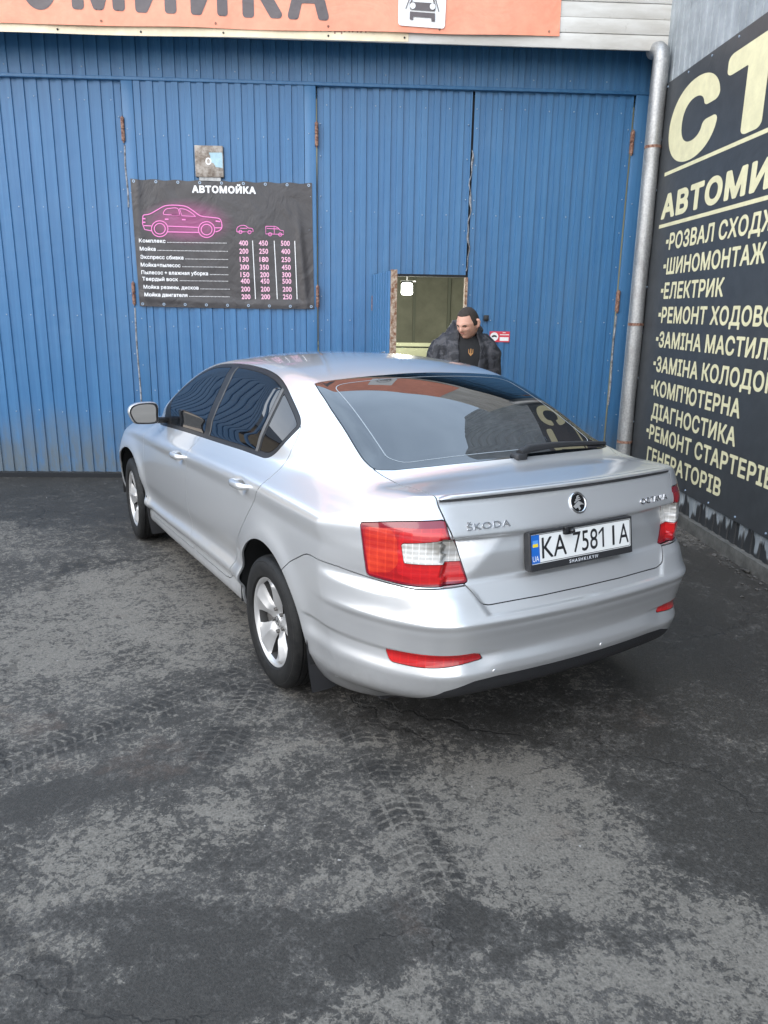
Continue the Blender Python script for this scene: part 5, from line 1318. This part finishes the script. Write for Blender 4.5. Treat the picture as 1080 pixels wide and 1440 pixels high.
LN = [('- РОЗВАЛ СХОДЖЕННЯ', 2.258, None), ('- ШИНОМОНТАЖ', 2.052, None), ('- ЕЛЕКТРИК', 1.846, None), ('- РЕМОНТ ХОДОВОЇ', 1.640, None), ('- ЗАМІНА МАСТИЛА', 1.428, None), ('- ЗАМІНА КОЛОДОК', 1.212, None), ("- КОМП'ЮТЕРНА", 1.000, None), ('ДІАГНОСТИКА', .795, 1), ('- РЕМОНТ СТАРТЕРІВ,', .598, None), ('ГЕНЕРАТОРІВ', .392, 1)]
for s, z, ind in LN:
    body_ = s.replace('- ', ''); vt = text_fit(body_, None, .139, .030, 1.0, 26, space=.28)
    vt[0][:, 0] *= 1.455/text_fit('ГЕНЕРАТОРІВ', None, .139, .030, 1.0, 26)[0][:, 0].max()*1.0
    tp.put(vt, onr(-.948 if not (ind and 'Г' in body_[0]) else -.945, z))
    if not ind: tp.poly([(0, .055), (.055, .055), (.055, .088), (0, .088)], onr(-.875, z))
tp.build('lettering', M['sign_yellow'], SG)
tp = TextPile(); tp.poly([(0, 0), (5.2, 0), (5.2, .030), (0, .030)], onr(-.685, 2.892)); tp.poly([(0, 0), (5.2, 0), (5.2, .030), (0, .030)], onr(-.678, 2.458)); tp.build('rule_lines', M['sign_yellow'], SG)
mb = SGB
for y in [-.56-.42*i for i in range(14)]:
    for z in (.31, 3.64): mb.lathe([(.0005, -.005), (.008, -.004), (.009, .001)], 8, Matrix.Translation((-.0325, y, z)) @ Matrix.Rotation(R_(-90), 4, 'Z'))
for z in [.7+.42*i for i in range(7)]: mb.lathe([(.0005, -.005), (.008, -.004), (.009, .001)], 8, Matrix.Translation((-.0325, -.53, z)) @ Matrix.Rotation(R_(-90), 4, 'Z'))
mb.build('sign_board', [M['sign'], M['screw']], SG)
# rubble and litter along the foot of that wall
rb = random.Random(9); M['stone'] = simple('rubble_grey', (.075, .070, .064), .9, var=.5, vscale=12)
mb = MB()
for i in range(230):
    y = rb.uniform(-6.2, -.5); x = -.06-abs(rb.gauss(0, .09)); r = rb.uniform(.004, .016)*(1.9 if rb.random() < .06 else 1)
    bm = bmesh.new(); bmesh.ops.create_icosphere(bm, subdivisions=1, radius=r)
    for v in bm.verts: v.co *= rb.uniform(.65, 1.2)
    bm.verts.index_update(); mb.add([v.co for v in bm.verts], [[v.index for v in f.verts] for f in bm.faces], Matrix.Translation((x, y, r*.45)) @ Matrix.Diagonal((1, 1.3, .6, 1))); bm.free()
tag(mb.build('rubble', M['stone'], smooth=0), kind='stuff')
mb = MB()
for i in range(44):
    x, y = (rb.uniform(-6.0, -.2), rb.uniform(-6.6, -.3))
    if rb.random() < .35: y = rb.uniform(-.6, -.08)
    r = rb.uniform(.002, .006); a = rb.uniform(0, 6.3)
    mb.add([(x+r*math.cos(a+k)*rb.uniform(.6, 1.6), y+r*math.sin(a+k)*rb.uniform(.5, 1), .006+rb.uniform(0, .006)) for k in (0, 1.6, 3.1, 4.7)], [(0, 1, 2, 3)])
tag(mb.build('litter_scraps', simple('pale_litter', (.26, .25, .235), .8), smooth=0), kind='stuff')
# ------------------------------------------------------------------ the man in the doorway
def remeshed(mb, name, mat, parent, voxel, smooth_it=6, wrinkle=0.0, seed=0, ratio=None):
    me = bpy.data.meshes.new('tmp'); me.from_pydata(mb.v, [], mb.f); o = bpy.data.objects.new('tmp', me); COL.objects.link(o)
    r = o.modifiers.new('r', 'REMESH'); r.mode = 'VOXEL'; r.voxel_size = voxel; r.use_smooth_shade = True
    if smooth_it: s = o.modifiers.new('s', 'SMOOTH'); s.factor = .5; s.iterations = smooth_it
    dg = bpy.context.evaluated_depsgraph_get(); m2 = bpy.data.meshes.new_from_object(o.evaluated_get(dg))
    bpy.data.objects.remove(o); bpy.data.meshes.remove(me); m2.name = name
    if wrinkle:
        n = len(m2.vertices); co = np.empty(n*3, np.float32); m2.vertices.foreach_get('co', co); co = co.reshape(-1, 3)
        nn = np.empty(n*3, np.float32); m2.vertices.foreach_get('normal', nn); nn = nn.reshape(-1, 3)
        rs = np.random.RandomState(seed); d = np.zeros(n)
        for k in range(9):
            w_ = rs.normal(size=3)*np.array([16, 16, 26])*(1+.16*k); d += np.sin(co@w_+rs.uniform(0, 6)+1.2*np.sin(co@rs.normal(size=3)*9))/(1+.25*k)
        co += nn*(d*wrinkle/3)[:, None]; m2.vertices.foreach_set('co', co.ravel()); m2.update()
    m2.shade_smooth()
    return link_mesh(name, m2, mat, parent)
def skin_mat():
    m, t, b = new_mat('skin'); g = NG(t); v = g.obj(); n = g.noise(v, 60, 5, .6)
    g.link(g.mix(n, (.52, .27, .19), (.62, .35, .255)), b.inputs['Base Color']); b.inputs['Roughness'].default_value = .48
    b.inputs['Subsurface Weight'].default_value = .12; b.inputs['Subsurface Radius'].default_value = (.012, .005, .003); b.inputs['Subsurface Scale'].default_value = .6; return m
def jacket_mat():
    m, t, b = new_mat('camo_jacket'); g = NG(t); v = g.obj(); n = g.noise(v, 11, 3, .5, 1.2); n2 = g.noise(v, 15, 2, .5, .8)
    c = g.mix(g.ramp(n, .50, .53), (.026, .026, .032), (.009, .009, .013)); c = g.mix(g.math('MULTIPLY', g.ramp(n2, .57, .60), .8), c, (.052, .050, .056)); g.link(c, b.inputs['Base Color']); b.inputs['Roughness'].default_value = .62
    g.link(g.bump(g.noise(v, 28, 4, .6, 1.0), .5, .02), b.inputs['Normal']); return m
M['skin'] = skin_mat(); M['jacket'] = jacket_mat(); M['tshirt'] = simple('black_tshirt', (.010, .010, .011), .85, bump=.3, bscale=30); M['trousers'] = simple('dark_trousers', (.018, .019, .024), .8, bump=.4, bscale=20)
M['hair'] = simple('short_dark_hair', (.030, .021, .016), .75, var=.35, vscale=220, bump=.6, bscale=320); M['gold'] = simple('gold_print', (.36, .17, .045), .5); M['shoe'] = simple('dark_shoe', (.015, .014, .014), .5)
PR = empty('person', (-1.885, -1.62, 0), R_(-6)); PR.scale = (1.036, 1.036, 1.036); tag(PR, 'man with cropped hair in a dark camouflage jacket, looking down behind the car', 'person')
HM = Matrix.Translation((.018, -.045, 1.562)) @ Matrix.Rotation(R_(-36), 4, 'Z') @ Matrix.Rotation(R_(17), 4, 'X')     # head: turned to his right and bowed, origin at the middle of the head
def head_r(d):
    # radius of the head along a unit direction (x right, -y forwards, z up)
    x, y, z = d; f = max(0.0, -y)
    a, b_, c = .079, .099, .122
    r = 1/math.sqrt((x/a)**2+(y/b_)**2+(z/c)**2)
    G = lambda px, pz, sx, sz: math.exp(-((x-px)/sx)**2-((z-pz)/sz)**2)*(1 if y < 0 else 0)
    if z < 0: r *= 1-.10*min(1, -z*1.4)*(1-f*.55)               # narrower below, jaw stays forward
    r += .006*G(0, .20, .9, .12)                                 # brow
    r -= .008*(G(.34, .02, .17, .11)+G(-.34, .02, .17, .11))     # eye sockets
    r += .005*(G(.42, -.22, .2, .16)+G(-.42, -.22, .2, .16))     # cheeks
    r += .026*math.exp(-(x/.105)**2)*(1 if y < 0 else 0)*max(0, 1-abs((z+.20)/.20))**.8*(1.0 if z < -.2 else .85)+.010*G(0, -.08, .10, .22)
    r += .006*G(0, -.54, .26, .07); r -= .005*G(0, -.64, .22, .045); r += .012*G(0, -.78, .26, .13)   # lips, crease, chin
    return r
mb = MB(); nu, nv = 56, 44; vs = []
for i in range(nv+1):
    t = math.pi*i/nv
    for j in range(nu):
        p = 2*math.pi*j/nu; d = (math.sin(t)*math.sin(p), -math.sin(t)*math.cos(p), math.cos(t)); r = head_r(d); vs.append(HM @ Vector((d[0]*r, d[1]*r, d[2]*r)))
headv = vs
mb.add(vs, [(i*nu+j, (i+1)*nu+j, (i+1)*nu+(j+1) % nu, i*nu+(j+1) % nu) for i in range(nv) for j in range(nu)])
for s in (-1, 1):                                                # ears
    mb.tube([HM @ Vector(q) for q in ((s*.076, .004, .030), (s*.089, .014, .028), (s*.093, .018, .006), (s*.087, .012, -.018), (s*.077, .002, -.030))], [.008, .012, .011, .010, .007], 8)
def limb(pts, r, n=14): mb.tube(pts, r, n)
limb([(.004, .030, 1.40), (.010, .010, 1.49), (.016, -.020, 1.545)], [.066, .058, .056], 16)           # neck
def torso_ring(z, a, b_, yc=0.0): return (z, a, b_, yc)
TOR = [(.80, .165, .115, .01), (.90, .170, .118, .01), (1.02, .160, .108, .01), (1.18, .178, .115, .015), (1.30, .190, .118, .018), (1.39, .180, .105, .022), (1.45, .11, .08, .026)]
def loft(rings, n=28, a0=0.0, a1=2*math.pi, exp_=2.4):
    vs = []
    for z, a, b_, yc in rings:
        for i in range(n):
            t = a0+(a1-a0)*i/(n if abs(a1-a0-2*math.pi) < 1e-6 else n-1); c, s = math.cos(t), math.sin(t)
            vs.append((a*math.copysign(abs(c)**(2/exp_), c), yc+b_*math.copysign(abs(s)**(2/exp_), s), z))
    return vs
n = 28; vs = loft(TOR, n); k = len(TOR)
mb.add(vs, [(j*n+i, j*n+(i+1) % n, (j+1)*n+(i+1) % n, (j+1)*n+i) for j in range(k-1) for i in range(n)]+[tuple(range(n-1, -1, -1)), tuple((k-1)*n+i for i in range(n))])
ARMS = {-1: [(-.170, .02, 1.39), (-.200, .02, 1.33), (-.224, .0, 1.20), (-.232, -.03, 1.10), (-.235, -.14, 1.00), (-.190, -.235, .945)], 1: [(.170, .02, 1.39), (.198, .02, 1.33), (.216, .02, 1.20), (.222, .01, 1.10), (.262, -.06, .97), (.255, -.12, .865)]}
for s in (-1, 1):
    limb(ARMS[s], [.062, .056, .047, .043, .038, .028])
    w_ = Vector(ARMS[s][-1]); dr = (w_-Vector(ARMS[s][-2])).normalized(); sd = dr.cross(Vector((0, 0, 1))).normalized()*(1); up = sd.cross(dr)
    limb([w_, w_+dr*.03, w_+dr*.075, w_+dr*.092], [.026, .034, .037, .024], 12)                         # palm
    for q, (o, L) in enumerate(((-.027, .070), (-.009, .080), (.009, .075), (.026, .058))):            # fingers, slightly curled
        b0 = w_+dr*.085+sd*o; limb([b0, b0+dr*L*.45-up*.006, b0+dr*L*.8-up*.022, b0+dr*L*.92-up*.040], [.0092, .0088, .0080, .0062], 8)
    b0 = w_+dr*.030-sd*.028; limb([b0, b0+dr*.025-sd*.022-up*.006, b0+dr*.055-sd*.028-up*.016], [.0125, .0110, .0075], 8)   # thumb
    limb([(s*.088, .01, .90), (s*.098, .0, .70), (s*.105, -.01, .50), (s*.108, .01, .28), (s*.110, .02, .075)], [.092, .080, .062, .056, .040])
    limb([(s*.110, .045, .040), (s*.112, .0, .042), (s*.118, -.09, .034), (s*.120, -.15, .028)], [.034, .042, .038, .022], 12)
remeshed(mb, 'body', M['skin'], PR, .0062, 3)
# eyes and brows are small shaped pieces set into the sockets
def onhead(px, pz, lift): 
    d = Vector((px, -1, pz)).normalized(); r = head_r(d)+lift; return HM @ (d*r)
for s in (-1, 1): mb = MB(); mb.tube([onhead(s*(.17+.09*i), .125+.025*math.sin(i*.9)-.02*(i == 4)+(-.03 if i == 0 else 0), .0015) for i in range(5)], [.0035, .0046, .0048, .0040, .002], 6); mb.build('eyebrow', M['hair'], PR)
M['eye'] = simple('eye_dark', (.05, .038, .034), .25)
for s in (-1, 1): mb = MB(); mb.tube([onhead(s*(.24+.06*i), .020-.012*abs(i-2)*.5, -.001) for i in range(5)], [.0015, .0040, .0046, .0040, .0015], 6); mb.build('eye', M['eye'], PR)
mb = MB(); mb.tube([onhead(-.19+.095*i, -.535+.012*math.cos((i-2)*1.2), .0005) for i in range(5)], [.002, .0042, .0046, .0042, .002], 6); mb.build('lips', simple('lip_colour', (.36, .13, .105), .45), PR)
# hair cap with a straight front edge, longer at the crown than at the temples
mb = MB(); vs = []; nu, nv = 64, 22
for j in range(nu):
    p = 2*math.pi*j/nu
    fr = math.cos(p)                                             # 1 in front, -1 behind
    tm = R_(42+4*math.cos(2*p)) if fr > .62 else R_(42+(98-42)*min(1, max(0, (.62-fr)/.30))**.7+(16 if fr < -.2 else 0))
    if .05 < fr < .42: tm = R_(96)
    for i in range(nv+1):
        t = tm*i/nv; d = (math.sin(t)*math.sin(p), -math.sin(t)*math.cos(p), math.cos(t)); r = head_r(d)+(.0055 if i < nv else -.003)*(1-.45*(t/R_(115)))
        vs.append(HM @ Vector((d[0]*r, d[1]*r, d[2]*r)))
mb.add(vs, [(j*(nv+1)+i, j*(nv+1)+i+1, ((j+1) % nu)*(nv+1)+i+1, ((j+1) % nu)*(nv+1)+i) for j in range(nu) for i in range(nv)]); mb.build('hair', M['hair'], PR, 80)
# black T-shirt: a closed loft just off the body, with the gold trident print
TS = [(.86, .176, .124, .01), (1.02, .172, .120, .01), (1.18, .186, .126, .015), (1.30, .198, .130, .016), (1.39, .186, .114, .020), (1.445, .120, .088, .022), (1.475, .078, .072, .016)]
mb = MB(); vs = loft(TS, n); k = len(TS); mb.add(vs, [(j*n+i, j*n+(i+1) % n, (j+1)*n+(i+1) % n, (j+1)*n+i) for j in range(k-1) for i in range(n)]); TSH = mb.build('t_shirt', M['tshirt'], PR, 80)
def ts_y(x, z):
    rr_ = np.array(TS); a = np.interp(z, rr_[:, 0], rr_[:, 1]); b_ = np.interp(z, rr_[:, 0], rr_[:, 2]); yc = np.interp(z, rr_[:, 0], rr_[:, 3])
    return yc-b_*max(0, 1-min(1, abs(x)/a)**2.4)**(1/2.4)
tp = TextPile(); cx, cz0 = .045, 1.352
for pts in ([(0, -.036), (.006, -.026), (.005, .030), (0, .042), (-.005, .030), (-.006, -.026)], [(-.024, .036), (-.017, .024), (-.016, -.006), (-.004, -.018), (-.004, -.026), (-.020, -.018), (-.025, -.004)], [(.024, .036), (.017, .024), (.016, -.006), (.004, -.018), (.004, -.026), (.020, -.018), (.025, -.004)], [(-.016, -.020), (0, -.040), (.016, -.020), (0, -.030)]):
    tp.poly([(cx+a*.75, cz0+b_*.72) for a, b_ in pts], onw(0, 0, 0))
Vg = np.concatenate(tp.V).copy(); Vg[:, 1] = [ts_y(a, c)-.004 for a, q, c in Vg]; np_mesh('trident_print', Vg, np.concatenate(tp.T), M['gold'], TSH, smooth=False)
# jacket: open at the front, bulky, with a big turned-up collar
mb = MB()
JK = [(.74, .192, .150, .02), (.90, .194, .152, .02), (1.06, .192, .150, .02), (1.20, .196, .150, .025), (1.31, .198, .148, .03), (1.39, .196, .138, .035), (1.45, .158, .118, .040), (1.50, .122, .106, .040), (1.55, .104, .098, .034), (1.585, .100, .095, .028)]
op0 = [.34, .32, .30, .30, .32, .36, .42, .52, .66, .74]
nn_ = 40; vo = []; 
for (z, a, b_, yc), o in zip(JK, op0):
    for lay in (0, 1):
        for i in range(nn_):
            t = -math.pi/2+.20+o+(2*math.pi-2*o)*i/(nn_-1); c, s = math.cos(t), math.sin(t); a2, b2 = a-lay*.028, b_-lay*.028
            vo.append((a2*math.copysign(abs(c)**(2/2.5), c), yc+b2*math.copysign(abs(s)**(2/2.5), s), z))
fs = []; K = len(JK); st = 2*nn_
for j in range(K-1):
    for i in range(nn_-1):
        fs.append((j*st+i, j*st+i+1, (j+1)*st+i+1, (j+1)*st+i)); fs.append((j*st+nn_+i+1, j*st+nn_+i, (j+1)*st+nn_+i, (j+1)*st+nn_+i+1))
    for i in (0, nn_-1): fs.append((j*st+i, (j+1)*st+i, (j+1)*st+nn_+i, j*st+nn_+i) if i == 0 else (j*st+i, j*st+nn_+i, (j+1)*st+nn_+i, (j+1)*st+i))
for i in range(nn_-1): fs.append((i, nn_+i, nn_+i+1, i+1)); fs.append(((K-1)*st+i, (K-1)*st+i+1, (K-1)*st+nn_+i+1, (K-1)*st+nn_+i))
mb.add(vo, fs)
mb.tube([(-.128, .045, 1.500), (-.085, .115, 1.535), (.01, .135, 1.545), (.085, .110, 1.540), (.128, .040, 1.505)], [.022, .036, .040, .036, .022], 12)
for s in (-1, 1):
    A = ARMS[s]; mb.tube([(s*.120, .03, 1.455)]+[tuple(np.array(A[0])+[s*.010, .01, -.005])]+[tuple(np.array(q)+[s*.012, 0, 0]) for q in A[1:]], [.060, .076, .080, .070, .066, .058, .046], 16)
remeshed(mb, 'jacket', M['jacket'], PR, .010, 5, .006, 3)
mb = MB(); mb.tube([(0, .01, .72), (0, .012, .92), (0, .012, .98)], [.16, .172, .168], 22)
for s in (-1, 1): mb.tube([(s*.085, .01, .92), (s*.098, .0, .70), (s*.106, -.008, .50), (s*.110, .012, .28), (s*.112, .020, .06)], [.105, .096, .080, .076, .074], 16)
remeshed(mb, 'trousers', M['trousers'], PR, .012, 3, .004, 5)
for s in (-1, 1):
    mb = MB(); mb.tube([(s*.110, .075, .035), (s*.110, .05, .052), (s*.112, .0, .058), (s*.118, -.09, .046), (s*.120, -.165, .034), (s*.120, -.19, .028)], [.030, .048, .052, .048, .034, .014], 14); remeshed(mb, 'shoe', M['shoe'], PR, .010, 3)
# ------------------------------------------------------------------ out of frame: shed seen in the car's glass, added reflection pieces
M['tan'] = simple('tan_sheet', (.40, .29, .17), .7, var=.2, vscale=2); M['roof_dark'] = simple('dark_roof', (.05, .048, .05), .6)
SH = empty('tan_shed', (-13.0, 4.5, 0), R_(-38)); tag(SH, 'low tan shed with a dark roof across the yard, beyond the left edge', 'shed')
mb = MB(); mb.box((0, 0, 1.5), (4.0, 9.0, 3.0)); mb.build('walls', M['tan'], SH)
mb = MB(); mb.add([(-2.4, -4.9, 3.0), (2.5, -4.9, 3.0), (0, -4.9, 4.1), (-2.4, 4.9, 3.0), (2.5, 4.9, 3.0), (0, 4.9, 4.1)], [(0, 1, 2), (5, 4, 3), (0, 2, 5, 3), (2, 1, 4, 5), (1, 0, 3, 4)]); mb.build('roof', M['roof_dark'], SH)
for y in (-2.8, .2, 2.9):
    mb = MB(); mb.box((2.02, y, 1.7), (.06, 1.2, 1.1)); mb.build('window', M['gloss_black'], SH)
me = bpy.data.meshes.new('yard'); me.from_pydata([(-80, -85, .004), (80, -85, .004), (80, -8.7, .004), (-80, -8.7, .004), (-8.3, -8.7, .004), (-8.3, 60, .004), (-80, 60, .004)], [], [(0, 1, 2, 4, 3), (3, 4, 5, 6)])  # unseen pale sheet, added to brighten the car's reflections and fill
tag(link_mesh('bounce_ground', me, simple('bounce_ground_pale', (.42, .40, .37), .85, var=.2, vscale=.4)), kind='structure')

HW = empty('brown_backdrop', (-13, -17, 0), R_(40)); tag(HW, 'low brown outbuilding added behind the viewer for the mirror, outside the picture', 'backdrop')  # unseen brown box, added to darken what the door mirror reflects
mb = MB(); mb.box((0, 0, 1.5), (3.0, 9.0, 3.0)); mb.build('walls', simple('backdrop_brown', (.20, .14, .09), .85, var=.3, vscale=1.5), HW)  # sides of the added brown box
mb = MB(); mb.box((0, 0, 3.06), (3.3, 9.3, .12)); mb.build('roof', M['roof_dark'], HW)  # top of the added brown box
